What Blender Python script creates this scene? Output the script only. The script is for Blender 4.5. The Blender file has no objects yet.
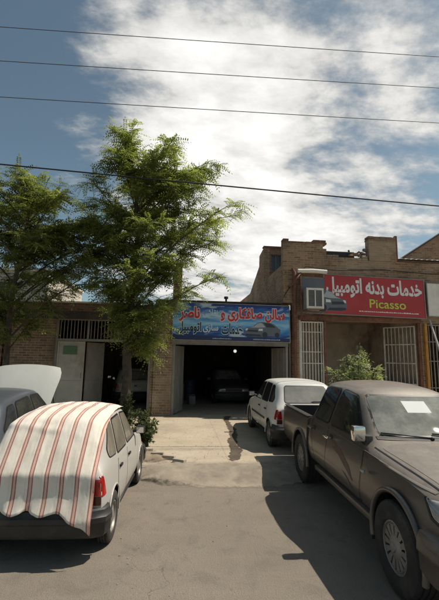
import bpy, bmesh, math, random
import numpy as np
from mathutils import noise as mnoise
from mathutils import Vector, Matrix
from mathutils.bvhtree import BVHTree
from mathutils.geometry import interpolate_bezier, tessellate_polygon

R = math.radians
PI = math.pi
SC = bpy.context.scene
COL = SC.collection
random.seed(7)
rng = np.random.default_rng(11)

# ------------------------------------------------------------------ camera
cam_d = bpy.data.cameras.new('camera')
cam = bpy.data.objects.new('camera', cam_d)
COL.objects.link(cam)
cam_d.sensor_fit = 'VERTICAL'
cam_d.sensor_height = 24.0
cam_d.lens = 24.0 * 377.0 / 600.0
cam_d.clip_start = 0.05
cam_d.clip_end = 2000
cam.location = (0, 0, 2.05)
M_ = (Matrix.Rotation(-0.10, 4, 'Z') @ Matrix.Rotation(PI / 2 + 0.151, 4, 'X') @ Matrix.Rotation(0.018, 4, 'Z'))
cam.rotation_euler = M_.to_euler()
SC.camera = cam

# ------------------------------------------------------------------ view
SC.view_settings.view_transform = 'Standard'
SC.view_settings.look = 'None'
SC.view_settings.exposure = 0.30
SC.view_settings.gamma = 1.0
SC.view_settings.use_curve_mapping = False
SC.cycles.max_bounces = 8
SC.cycles.transparent_max_bounces = 8

# ------------------------------------------------------------------ sun + sky
SUN_DIR = Vector((0.545, 0.055, 0.84)).normalized()      # towards the sun
SUN_EL = math.asin(SUN_DIR.z)
SUN_AZ = math.atan2(SUN_DIR.x, SUN_DIR.y)
sd = bpy.data.lights.new('sun', 'SUN')
sd.energy = 4.2
sd.angle = R(0.53)
sd.color = (1.0, 0.92, 0.79)
so = bpy.data.objects.new('sun', sd)
COL.objects.link(so)
so.rotation_euler = (-SUN_DIR).to_track_quat('-Z', 'Y').to_euler()
so.location = (10, 2, 20)

world = bpy.data.worlds.new('World')
SC.world = world
world.use_nodes = True
SKY_STRENGTH = 0.105


def nodes_world():
    nt = world.node_tree
    nt.nodes.clear()
    N, L = nt.nodes.new, nt.links.new
    out = N('ShaderNodeOutputWorld')
    bg = N('ShaderNodeBackground')
    bg.inputs['Strength'].default_value = SKY_STRENGTH
    sky = N('ShaderNodeTexSky')
    sky.sky_type = 'NISHITA'
    sky.sun_disc = False
    sky.sun_elevation = SUN_EL
    sky.sun_rotation = SUN_AZ
    sky.altitude = 1300
    sky.air_density = 1.0
    sky.dust_density = 2.6
    sky.ozone_density = 1.2
    tc = N('ShaderNodeTexCoord')
    sep = N('ShaderNodeSeparateXYZ')
    L(tc.outputs['Generated'], sep.inputs[0])

    def math_(op, a, b=None, clamp=False):
        n = N('ShaderNodeMath')
        n.operation = op
        n.use_clamp = clamp
        for i, v in enumerate((a, b)):
            if v is None:
                continue
            if isinstance(v, (int, float)):
                n.inputs[i].default_value = v
            else:
                L(v, n.inputs[i])
        return n.outputs[0]

    zz = math_('ADD', math_('MAXIMUM', sep.outputs[2], 0.0), 0.22)
    px = math_('DIVIDE', sep.outputs[0], zz)
    py = math_('DIVIDE', sep.outputs[1], zz)
    com = N('ShaderNodeCombineXYZ')
    L(px, com.inputs[0])
    L(py, com.inputs[1])
    # stretched cloud streets
    mp = N('ShaderNodeMapping')
    mp.inputs['Rotation'].default_value = (0, 0, R(-60))
    mp.inputs['Scale'].default_value = (0.72, 1.15, 1.0)
    L(com.outputs[0], mp.inputs[0])
    n1 = N('ShaderNodeTexNoise')
    n1.inputs['Scale'].default_value = 2.9
    n1.inputs['Detail'].default_value = 12
    n1.inputs['Roughness'].default_value = 0.61
    n1.inputs['Distortion'].default_value = 0.10
    L(mp.outputs[0], n1.inputs['Vector'])
    n2 = N('ShaderNodeTexNoise')
    n2.inputs['Scale'].default_value = 10
    n2.inputs['Detail'].default_value = 7
    n2.inputs['Roughness'].default_value = 0.6
    L(mp.outputs[0], n2.inputs['Vector'])
    cov = math_('ADD', math_('MULTIPLY', n1.outputs[0], 1.25), math_('MULTIPLY', n2.outputs[0], 0.30))

    # broad cloud masses and clear patches, fixed in the sky by direction
    def lobe(d, width, amount):
        d = Vector(d).normalized()
        vm = N('ShaderNodeVectorMath')
        vm.operation = 'DOT_PRODUCT'
        L(tc.outputs['Generated'], vm.inputs[0])
        vm.inputs[1].default_value = d
        mr = N('ShaderNodeMapRange')
        mr.interpolation_type = 'SMOOTHSTEP'
        mr.inputs['From Min'].default_value = math.cos(R(width))
        mr.inputs['From Max'].default_value = 1.0
        mr.inputs['To Min'].default_value = 0.0
        mr.inputs['To Max'].default_value = amount
        L(vm.outputs['Value'], mr.inputs[0])
        return mr.outputs[0]

    LOBES = [((0.114, 0.91, 0.399), 26, 0.38), ((0.096, 0.797, 0.596), 17, 0.07), ((-0.088, 0.757, 0.647), 16, 0.12), ((0.40, 0.64, 0.66), 15, 0.13),
             ((0.234, 0.697, 0.678), 18, 0.09), ((0.50, 0.80, 0.33), 26, 0.10), ((0.46, 0.716, 0.523), 12, 0.04),
             ((-0.37, 0.756, 0.574), 21, -0.17), ((-0.40, 0.83, 0.40), 20, -0.13), ((0.36, 0.79, 0.50), 11, -0.13),
             ((-0.3, 0.6, 0.74), 12, -0.10), ((0.31, 0.77, 0.55), 9, -0.17), ((-0.30, 0.82, 0.48), 8, 0.22), ((-0.22, 0.72, 0.65), 9, 0.10)]
    acc = cov
    for d, w, a in LOBES:
        acc = math_('ADD', acc, lobe(d, w, a))
    mask = N('ShaderNodeMapRange')
    mask.interpolation_type = 'SMOOTHSTEP'
    mask.inputs['From Min'].default_value = 0.80
    mask.inputs['From Max'].default_value = 1.08
    L(acc, mask.inputs[0])
    # cloud radiance, thicker = brighter core
    br = N('ShaderNodeMapRange')
    br.inputs['From Min'].default_value = 0.82
    br.inputs['From Max'].default_value = 1.36
    br.inputs['To Min'].default_value = 0.42 / SKY_STRENGTH
    br.inputs['To Max'].default_value = 0.90 / SKY_STRENGTH
    L(math_('ADD', acc, math_('MULTIPLY', math_('SUBTRACT', n2.outputs[0], 0.5), 0.30)), br.inputs[0])
    cc = N('ShaderNodeMix')
    cc.data_type = 'RGBA'
    cc.blend_type = 'MULTIPLY'
    cc.inputs[0].default_value = 1.0
    cc.inputs[6].default_value = (1.0, 0.985, 0.95, 1)
    L(br.outputs[0], cc.inputs[7])
    mix = N('ShaderNodeMix')
    mix.data_type = 'RGBA'
    L(mask.outputs[0], mix.inputs[0])
    hs = N('ShaderNodeHueSaturation')
    hs.inputs['Saturation'].default_value = 0.90
    hs.inputs['Value'].default_value = 0.78
    L(sky.outputs[0], hs.inputs['Color'])
    tm = N('ShaderNodeMix')
    tm.data_type = 'RGBA'
    tm.blend_type = 'MULTIPLY'
    tm.inputs[0].default_value = 1.0
    tm.inputs[7].default_value = (0.98, 1.06, 0.90, 1)
    L(hs.outputs[0], tm.inputs[6])
    L(tm.outputs[2], mix.inputs[6])
    L(cc.outputs[2], mix.inputs[7])
    L(mix.outputs[2], bg.inputs[0])
    L(bg.outputs[0], out.inputs[0])


nodes_world()

# ------------------------------------------------------------------ material helpers


def new_mat(name):
    m = bpy.data.materials.new(name)
    m.use_nodes = True
    nt = m.node_tree
    b = nt.nodes['Principled BSDF']
    return m, nt, b


def lk(nt, a, b):
    nt.links.new(a, b)


def noise(nt, vec, scale, detail=4, rough=0.55, dist=0.0):
    n = nt.nodes.new('ShaderNodeTexNoise')
    n.inputs['Scale'].default_value = scale
    n.inputs['Detail'].default_value = detail
    n.inputs['Roughness'].default_value = rough
    n.inputs['Distortion'].default_value = dist
    if vec is not None:
        lk(nt, vec, n.inputs['Vector'])
    return n.outputs[0]


def ramp(nt, fac, stops):
    n = nt.nodes.new('ShaderNodeValToRGB')
    el = n.color_ramp.elements
    while len(el) < len(stops):
        el.new(0.5)
    for e, (p, c) in zip(el, stops):
        e.position = p
        e.color = (*c, 1) if len(c) == 3 else c
    lk(nt, fac, n.inputs[0])
    return n.outputs[0]


def rng_map(nt, v, a, b, c, d, smooth=True):
    n = nt.nodes.new('ShaderNodeMapRange')
    if smooth:
        n.interpolation_type = 'SMOOTHSTEP'
    for k, x in zip(('From Min', 'From Max', 'To Min', 'To Max'), (a, b, c, d)):
        n.inputs[k].default_value = x
    lk(nt, v, n.inputs[0])
    return n.outputs[0]


def mixc(nt, fac, a, b, mode='MIX'):
    n = nt.nodes.new('ShaderNodeMix')
    n.data_type = 'RGBA'
    n.blend_type = mode
    if isinstance(fac, (int, float)):
        n.inputs[0].default_value = fac
    else:
        lk(nt, fac, n.inputs[0])
    for i, v in ((6, a), (7, b)):
        if isinstance(v, tuple):
            n.inputs[i].default_value = (*v, 1)
        else:
            lk(nt, v, n.inputs[i])
    return n.outputs[2]


def mth(nt, op, a, b=None):
    n = nt.nodes.new('ShaderNodeMath')
    n.operation = op
    for i, v in enumerate((a, b)):
        if v is None:
            continue
        if isinstance(v, (int, float)):
            n.inputs[i].default_value = v
        else:
            lk(nt, v, n.inputs[i])
    return n.outputs[0]


def objco(nt):
    return nt.nodes.new('ShaderNodeTexCoord').outputs['Object']


def bump(nt, b, h, strength=0.3, dist=0.01):
    n = nt.nodes.new('ShaderNodeBump')
    n.inputs['Strength'].default_value = strength
    n.inputs['Distance'].default_value = dist
    lk(nt, h, n.inputs['Height'])
    lk(nt, n.outputs[0], b.inputs['Normal'])


def simple(name, col, rough=0.6, metal=0.0, var=0.18, scale=6.0, bmp=0.0, spec=0.5, dirt=None, dirt_amt=0.5):
    m, nt, b = new_mat(name)
    co = objco(nt)
    n = noise(nt, co, scale, 6, 0.6)
    lo = tuple(c * (1 - var) for c in col)
    hi = tuple(min(1, c * (1 + var)) for c in col)
    c = ramp(nt, n, [(0.3, lo), (0.7, hi)])
    if dirt:
        n2 = noise(nt, co, scale * 0.35, 8, 0.7)
        f = rng_map(nt, n2, 0.48, 0.66, 0.0, dirt_amt)
        c = mixc(nt, f, c, dirt)
    lk(nt, c, b.inputs['Base Color'])
    b.inputs['Roughness'].default_value = rough
    b.inputs['Metallic'].default_value = metal
    b.inputs['Specular IOR Level'].default_value = spec
    if bmp:
        bump(nt, b, noise(nt, co, scale * 6, 5, 0.6), bmp)
    return m


def brick(name, c1, c2, mortar, bw=0.25, bh=0.082, dirt=(0.10, 0.08, 0.06), dirt_amt=0.55):
    m, nt, b = new_mat(name)
    co = objco(nt)
    sp = nt.nodes.new('ShaderNodeSeparateXYZ')
    lk(nt, co, sp.inputs[0])
    u = mth(nt, 'ADD', sp.outputs[0], sp.outputs[1])
    cm = nt.nodes.new('ShaderNodeCombineXYZ')
    lk(nt, u, cm.inputs[0])
    lk(nt, sp.outputs[2], cm.inputs[1])
    wob = noise(nt, co, 1.7, 3)
    wv = mth(nt, 'MULTIPLY', mth(nt, 'SUBTRACT', wob, 0.5), 0.02)
    ad = nt.nodes.new('ShaderNodeVectorMath')
    ad.operation = 'ADD'
    lk(nt, cm.outputs[0], ad.inputs[0])
    lk(nt, wv, ad.inputs[1])
    br = nt.nodes.new('ShaderNodeTexBrick')
    br.inputs['Scale'].default_value = 1.0
    br.inputs['Brick Width'].default_value = bw
    br.inputs['Row Height'].default_value = bh
    br.inputs['Mortar Size'].default_value = 0.011
    br.inputs['Mortar Smooth'].default_value = 0.3
    br.inputs['Bias'].default_value = 0.0
    br.inputs['Color1'].default_value = (*c1, 1)
    br.inputs['Color2'].default_value = (*c2, 1)
    br.inputs['Mortar'].default_value = (*mortar, 1)
    lk(nt, ad.outputs[0], br.inputs['Vector'])
    n1 = noise(nt, co, 0.9, 7, 0.65)
    n2 = noise(nt, co, 14, 4, 0.6)
    c = mixc(nt, rng_map(nt, n1, 0.47, 0.66, 0, dirt_amt), br.outputs[0], dirt)
    c = mixc(nt, rng_map(nt, n2, 0.52, 0.75, 0, 0.35), c, tuple(min(1, x * 1.5) for x in c1))
    n6 = noise(nt, co, 5.0, 6, 0.7)
    c = mixc(nt, rng_map(nt, n6, 0.50, 0.72, 0, 0.45), c, tuple(x * 0.62 for x in c2))
    n4 = noise(nt, co, 0.5, 5, 0.6)
    c = mixc(nt, rng_map(nt, n4, 0.52, 0.68, 0, 0.42), c, tuple(min(1, x * 1.35) for x in mortar))
    lk(nt, c, b.inputs['Base Color'])
    b.inputs['Roughness'].default_value = 0.92
    b.inputs['Specular IOR Level'].default_value = 0.2
    h = mth(nt, 'ADD', mth(nt, 'MULTIPLY', br.outputs['Fac'], -1.0), mth(nt, 'MULTIPLY', n2, 0.6))
    bump(nt, b, h, 0.6, 0.012)
    return m


def paint(name, col, dust=(0.30, 0.25, 0.19), up=0.5, side=0.15, rough=0.28, metal=0.0, coat=0.5):
    """car paint with a layer of dust that lies on upward faces and in blotches"""
    m, nt, b = new_mat(name)
    co = objco(nt)
    g = nt.nodes.new('ShaderNodeNewGeometry')
    sp = nt.nodes.new('ShaderNodeSeparateXYZ')
    lk(nt, g.outputs['Normal'], sp.inputs[0])
    upf = rng_map(nt, sp.outputs[2], 0.25, 0.95, side, up)
    n1 = noise(nt, co, 3.2, 8, 0.7)
    n2 = noise(nt, co, 22, 6, 0.7)
    f = mth(nt, 'MULTIPLY', upf, mth(nt, 'ADD', mth(nt, 'MULTIPLY', n1, 1.1), mth(nt, 'MULTIPLY', n2, 0.8)))
    spo = nt.nodes.new('ShaderNodeSeparateXYZ')
    lk(nt, co, spo.inputs[0])
    low = rng_map(nt, spo.outputs[2], 0.62, 0.25, 0.0, 0.55)
    f = mth(nt, 'MINIMUM', mth(nt, 'ADD', f, mth(nt, 'MULTIPLY', low, n1)), 0.92)
    c = mixc(nt, f, col, dust)
    lk(nt, c, b.inputs['Base Color'])
    lk(nt, mth(nt, 'ADD', mth(nt, 'MULTIPLY', f, 0.55), rough), b.inputs['Roughness'])
    b.inputs['Metallic'].default_value = metal
    b.inputs['Coat Weight'].default_value = coat * 0.4
    b.inputs['Coat Roughness'].default_value = 0.12
    return m


MAT = {}
MAT['brick_tan'] = brick('brick_tan', (0.37, 0.235, 0.145), (0.21, 0.125, 0.078), (0.36, 0.29, 0.21))
MAT['brick_brown'] = brick('brick_brown', (0.30, 0.195, 0.125), (0.17, 0.105, 0.07), (0.36, 0.30, 0.23))
MAT['brick_red'] = brick('brick_red', (0.28, 0.145, 0.09), (0.16, 0.08, 0.052), (0.26, 0.20, 0.15))
MAT['plaster_dark'] = simple('plaster_dark', (0.14, 0.115, 0.095), 0.9, var=0.3, scale=2, bmp=0.2, dirt=(0.05, 0.04, 0.035))
MAT['plaster_room'] = simple('plaster_room', (0.50, 0.42, 0.34), 0.9, var=0.25, scale=1.5, bmp=0.2, dirt=(0.12, 0.09, 0.07), dirt_amt=0.6)
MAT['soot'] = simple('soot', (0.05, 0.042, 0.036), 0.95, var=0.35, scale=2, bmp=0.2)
MAT['plaster_pale'] = simple('plaster_pale', (0.50, 0.45, 0.38), 0.9, var=0.12, scale=1.4, bmp=0.15, dirt=(0.3, 0.25, 0.2))
MAT['plaster_white'] = simple('plaster_white', (0.72, 0.69, 0.62), 0.85, var=0.1, scale=2, dirt=(0.45, 0.4, 0.33))
MAT['roof_dark'] = simple('roof_dark', (0.06, 0.045, 0.038), 0.8, var=0.35, scale=3, bmp=0.2)
MAT['rust'] = simple('rust', (0.17, 0.075, 0.045), 0.8, var=0.4, scale=7, bmp=0.25, dirt=(0.08, 0.05, 0.04))
MAT['steel_grey'] = simple('steel_grey', (0.24, 0.225, 0.20), 0.6, var=0.2, scale=5, dirt=(0.17, 0.11, 0.07), dirt_amt=0.5)
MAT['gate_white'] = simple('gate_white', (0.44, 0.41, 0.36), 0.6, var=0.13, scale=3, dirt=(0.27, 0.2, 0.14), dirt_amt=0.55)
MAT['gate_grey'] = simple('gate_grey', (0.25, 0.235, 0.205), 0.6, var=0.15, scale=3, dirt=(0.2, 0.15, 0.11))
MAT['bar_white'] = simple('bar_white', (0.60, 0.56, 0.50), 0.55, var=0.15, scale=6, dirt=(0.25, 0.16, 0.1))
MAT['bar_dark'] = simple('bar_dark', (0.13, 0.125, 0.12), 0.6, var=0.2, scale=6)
MAT['yellow'] = simple('yellow', (0.42, 0.20, 0.035), 0.6, var=0.18, scale=5, dirt=(0.25, 0.12, 0.04), dirt_amt=0.6)
MAT['blue_gate'] = simple('blue_gate', (0.035, 0.055, 0.12), 0.55, var=0.25, scale=4, dirt=(0.08, 0.07, 0.07))
MAT['plaque'] = simple('plaque', (0.09, 0.17, 0.09), 0.6, var=0.2, scale=12)
MAT['tin'] = simple('tin', (0.62, 0.62, 0.60), 0.45, metal=0.4, var=0.12, scale=3, dirt=(0.36, 0.27, 0.19), dirt_amt=0.5)
MAT['black'] = simple('black', (0.018, 0.018, 0.018), 0.6, var=0.3)
MAT['rubber'] = simple('rubber', (0.028, 0.026, 0.024), 0.85, var=0.3, scale=14, dirt=(0.10, 0.085, 0.065), dirt_amt=0.45)
MAT['plastic'] = simple('plastic', (0.024, 0.023, 0.023), 0.55, var=0.25, scale=8, dirt=(0.085, 0.072, 0.058), dirt_amt=0.4)
MAT['trim'] = simple('trim', (0.012, 0.012, 0.013), 0.5, var=0.2)
MAT['chrome'] = simple('chrome', (0.70, 0.69, 0.66), 0.12, metal=1.0, var=0.06)
MAT['rim'] = simple('rim', (0.27, 0.25, 0.225), 0.48, metal=0.4, var=0.15, scale=10, dirt=(0.16, 0.13, 0.1), dirt_amt=0.6)
MAT['red_lamp'] = simple('red_lamp', (0.30, 0.012, 0.010), 0.15, var=0.15)
MAT['dark_lamp'] = simple('dark_lamp', (0.09, 0.025, 0.015), 0.15, var=0.15)
MAT['amber'] = simple('amber', (0.55, 0.20, 0.03), 0.2, var=0.1)
MAT['clear_lamp'] = simple('clear_lamp', (0.30, 0.30, 0.30), 0.08, metal=0.3, var=0.2)
MAT['paper'] = simple('paper', (0.62, 0.63, 0.62), 0.8, var=0.04)
MAT['plate'] = simple('plate', (0.62, 0.61, 0.58), 0.5, var=0.1)
MAT['sticker'] = simple('sticker', (0.105, 0.045, 0.032), 0.5, var=0.35, scale=12, dirt=(0.11, 0.085, 0.07), dirt_amt=0.7)
MAT['sticker_leaf'] = simple('dry_leaf', (0.16, 0.13, 0.06), 0.8, var=0.5, scale=30)
MAT['cable'] = simple('cable', (0.012, 0.012, 0.014), 0.7)
MAT['wire_grey'] = simple('wire_grey', (0.055, 0.055, 0.06), 0.6)
MAT['wood'] = simple('wood', (0.17, 0.12, 0.075), 0.85, var=0.3, scale=5, bmp=0.3)
MAT['drum_blue'] = simple('drum_blue', (0.03, 0.05, 0.085), 0.5, var=0.25, dirt=(0.12, 0.06, 0.03))
MAT['can_white'] = simple('can_white', (0.20, 0.19, 0.17), 0.5, var=0.1)
MAT['cloth_grey'] = simple('cloth_grey', (0.16, 0.16, 0.17), 0.9, var=0.2)
MAT['bark'] = simple('bark', (0.085, 0.062, 0.045), 0.95, var=0.4, scale=9, bmp=0.6)
MAT['twig'] = simple('twig', (0.075, 0.06, 0.04), 0.9, var=0.3)
MAT['paint_pickup'] = paint('paint_pickup', (0.062, 0.050, 0.043), dust=(0.31, 0.268, 0.225), up=0.55, side=0.14, rough=0.30, metal=0.25, coat=0.9)
MAT['paint_white'] = paint('paint_white', (0.66, 0.65, 0.62), dust=(0.42, 0.36, 0.29), up=0.20, side=0.14, rough=0.3)
MAT['paint_dirty'] = paint('paint_dirty', (0.42, 0.41, 0.395), dust=(0.34, 0.30, 0.25), up=0.35, side=0.38, rough=0.35)
MAT['paint_blue'] = paint('paint_blue', (0.055, 0.066, 0.085), dust=(0.25, 0.245, 0.235), up=0.16, side=0.08, rough=0.3, metal=0.3)
MAT['paint_black'] = paint('paint_black', (0.03, 0.032, 0.036), dust=(0.16, 0.13, 0.11), up=0.3, side=0.1, rough=0.25)
MAT['paint_cream'] = paint('paint_cream', (0.55, 0.50, 0.42), dust=(0.34, 0.30, 0.25), up=0.25, side=0.2, rough=0.35)
MAT['primer'] = paint('primer', (0.52, 0.54, 0.53), dust=(0.42, 0.40, 0.35), up=0.35, side=0.25, rough=0.45)


def glass(name, tint=(0.012, 0.014, 0.015), dust=(0.25, 0.23, 0.2), amt=0.1, rough=0.035, spec=0.6):
    """tinted car glass: glossy, with a dust film"""
    m, nt, b = new_mat(name)
    co = objco(nt)
    n = noise(nt, co, 3.5, 7, 0.7)
    f = rng_map(nt, n, 0.3, 0.75, amt * 0.4, amt * 1.5)
    lk(nt, mixc(nt, f, tint, dust), b.inputs['Base Color'])
    b.inputs['Specular IOR Level'].default_value = spec
    b.inputs['Roughness'].default_value = rough
    return m


MAT['glass_dark'] = glass('glass_dark')
MAT['glass_screen'] = glass('glass_screen', (0.045, 0.050, 0.048), (0.30, 0.295, 0.265), 0.50, 0.012, 0.6)
MAT['glass_rear'] = glass('glass_rear', (0.16, 0.16, 0.145), (0.40, 0.37, 0.32), 0.35)
MAT['glass_pale'] = glass('glass_pale', (0.13, 0.115, 0.09), (0.36, 0.31, 0.25), 0.35)  # beige light showing in the side windows, put into the glass colour


def leaf_mat(name, dark, light, scale=1.2, transl=0.45):
    m, nt, b = new_mat(name)
    a = nt.nodes.new('ShaderNodeAttribute')
    a.attribute_name = 'tint'
    co = objco(nt)
    n = noise(nt, co, scale, 3)
    f = mth(nt, 'ADD', mth(nt, 'MULTIPLY', a.outputs['Fac'], 0.65), mth(nt, 'MULTIPLY', n, 0.4))
    c = ramp(nt, f, [(0.2, dark), (0.85, light)])
    lk(nt, c, b.inputs['Base Color'])
    b.inputs['Roughness'].default_value = 0.55
    b.inputs['Specular IOR Level'].default_value = 0.3
    t = nt.nodes.new('ShaderNodeBsdfTranslucent')
    tcol = mixc(nt, 1.0, c, (1.12, 1.20, 0.68), 'MULTIPLY')
    lk(nt, tcol, t.inputs['Color'])
    mx = nt.nodes.new('ShaderNodeMixShader')
    mx.inputs[0].default_value = transl
    lk(nt, b.outputs[0], mx.inputs[1])
    lk(nt, t.outputs[0], mx.inputs[2])
    lk(nt, mx.outputs[0], nt.nodes['Material Output'].inputs['Surface'])
    return m


MAT['leaf_locust'] = leaf_mat('leaf_locust', (0.100, 0.124, 0.040), (0.34, 0.37, 0.125), transl=0.58)
MAT['leaf_left'] = leaf_mat('leaf_left', (0.086, 0.106, 0.036), (0.29, 0.31, 0.108), transl=0.56)
MAT['leaf_bush'] = leaf_mat('leaf_bush', (0.17, 0.20, 0.10), (0.36, 0.39, 0.22))
MAT['leaf_shrub'] = leaf_mat('leaf_shrub', (0.05, 0.065, 0.03), (0.13, 0.15, 0.07))

# ------------------------------------------------------------------ object helpers


def tag(o, label=None, cat=None, group=None, kind=None):
    if label:
        o['label'] = label
    if cat:
        o['category'] = cat
    if group:
        o['group'] = group
    if kind:
        o['kind'] = kind
    return o


def empty(name, loc=(0, 0, 0), rz=0.0, parent=None):
    o = bpy.data.objects.new(name, None)
    o.empty_display_size = 0.2
    COL.objects.link(o)
    o.location = loc
    o.rotation_euler = (0, 0, rz)
    o.parent = parent
    return o


def link(name, me, mats, parent=None, loc=None):
    o = bpy.data.objects.new(name, me)
    COL.objects.link(o)
    if mats is not None:
        if len(me.materials):
            me.materials.clear()
        for m in (mats if isinstance(mats, (list, tuple)) else [mats]):
            me.materials.append(MAT[m] if isinstance(m, str) else m)
    o.parent = parent
    if loc is not None:
        o.location = loc
    return o


def copy_tree(o, parent=None):
    c = o.copy()
    COL.objects.link(c)
    c.parent = parent
    for ch in o.children:
        copy_tree(ch, c)
    return c


class MB:
    """collects shapes for one mesh"""

    def __init__(s):
        s.bm = bmesh.new()

    def box(s, x0, x1, y0, y1, z0, z1, bev=0.0, mi=0, M=None):
        vs = [s.bm.verts.new((x, y, z)) for x in (x0, x1) for y in (y0, y1) for z in (z0, z1)]
        idx = [(0, 1, 3, 2), (4, 6, 7, 5), (0, 4, 5, 1), (2, 3, 7, 6), (0, 2, 6, 4), (1, 5, 7, 3)]
        fs = [s.bm.faces.new([vs[i] for i in f]) for f in idx]
        for f in fs:
            f.material_index = mi
        if bev > 0:
            es = set(e for f in fs for e in f.edges)
            r = bmesh.ops.bevel(s.bm, geom=list(es), offset=bev, segments=2, affect='EDGES', profile=0.6)
            vs = list(set(v for f in r['faces'] for v in f.verts) | set(v for v in vs if v.is_valid))
            for f in r['faces']:
                f.material_index = mi
        if M is not None:
            for v in vs:
                v.co = M @ v.co
        return s

    def tube(s, pts, rad, n=8, mi=0, cap=True):
        pts = [Vector(p) for p in pts]
        rads = rad if isinstance(rad, (list, tuple)) else [rad] * len(pts)
        rings = []
        up = None
        for i, p in enumerate(pts):
            a = pts[max(0, i - 1)]
            b = pts[min(len(pts) - 1, i + 1)]
            d = (b - a).normalized()
            if up is None:
                up = Vector((0, 0, 1)) if abs(d.z) < 0.9 else Vector((1, 0, 0))
            x = d.cross(up)
            if x.length < 1e-5:
                x = d.orthogonal()
            x.normalize()
            y = x.cross(d).normalized()
            up = y
            rings.append([s.bm.verts.new(p + (x * math.cos(2 * PI * k / n) + y * math.sin(2 * PI * k / n)) * rads[i]) for k in range(n)])
        for a, b in zip(rings, rings[1:]):
            for k in range(n):
                f = s.bm.faces.new((a[k], a[(k + 1) % n], b[(k + 1) % n], b[k]))
                f.material_index = mi
                f.smooth = True
        if cap:
            for r_ in (rings[0][::-1], rings[-1]):
                f = s.bm.faces.new(r_)
                f.material_index = mi
        return s

    def prism(s, poly, axis, a, b, mi=0):
        """poly: 2D outline; axis 'x': (y,z), 'y': (x,z), 'z': (x,y)"""
        def p3(p, t):
            return {'x': (t, p[0], p[1]), 'y': (p[0], t, p[1]), 'z': (p[0], p[1], t)}[axis]
        A = [s.bm.verts.new(p3(p, a)) for p in poly]
        B = [s.bm.verts.new(p3(p, b)) for p in poly]
        n = len(poly)
        fs = [s.bm.faces.new(A), s.bm.faces.new(B[::-1])]
        for k in range(n):
            fs.append(s.bm.faces.new((A[k], B[k], B[(k + 1) % n], A[(k + 1) % n])))
        for f in fs:
            f.material_index = mi
        return s

    def lathe(s, prof, n=32, mi=0, M=None, smooth=True):
        """prof: (radius, x) around the X axis"""
        rings = []
        for r_, x in prof:
            rings.append([s.bm.verts.new((x, r_ * math.cos(2 * PI * k / n), r_ * math.sin(2 * PI * k / n))) for k in range(n)])
        for a, b in zip(rings, rings[1:]):
            for k in range(n):
                f = s.bm.faces.new((a[k], a[(k + 1) % n], b[(k + 1) % n], b[k]))
                f.material_index = mi
                f.smooth = smooth
        if M is not None:
            for r_ in rings:
                for v in r_:
                    v.co = M @ v.co
        return s

    def mesh(s, name, smooth_angle=None):
        bmesh.ops.recalc_face_normals(s.bm, faces=s.bm.faces)
        me = bpy.data.meshes.new(name)
        s.bm.to_mesh(me)
        s.bm.free()
        if smooth_angle:
            for p in me.polygons:
                p.use_smooth = True
            me.set_sharp_from_angle(angle=R(smooth_angle))
        return me

    def build(s, name, mats, parent=None, smooth_angle=None, loc=None):
        return link(name, s.mesh(name, smooth_angle), mats, parent, loc)


def evaluated(o):
    bpy.context.view_layer.update()
    dg = bpy.context.evaluated_depsgraph_get()
    return bpy.data.meshes.new_from_object(o.evaluated_get(dg))


def wall_rects(mb, x0, x1, z0, z1, y0, y1, holes):
    """front wall as boxes butted round rectangular holes (x0,x1,z0,z1)"""
    xs = sorted(set([x0, x1] + [h[0] for h in holes] + [h[1] for h in holes]))
    for a, b in zip(xs, xs[1:]):
        zc = z0
        hs = sorted([h for h in holes if h[0] < (a + b) / 2 < h[1]], key=lambda h: h[2])
        for h in hs:
            if h[2] > zc + 1e-4:
                mb.box(a, b, y0, y1, zc, h[2])
            zc = h[3]
        if zc < z1 - 1e-4:
            mb.box(a, b, y0, y1, zc, z1)


# ------------------------------------------------------------------ ground
YK = 7.06      # kerb face
ZA = 0.12      # apron level
YF = 13.0      # facade plane


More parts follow.
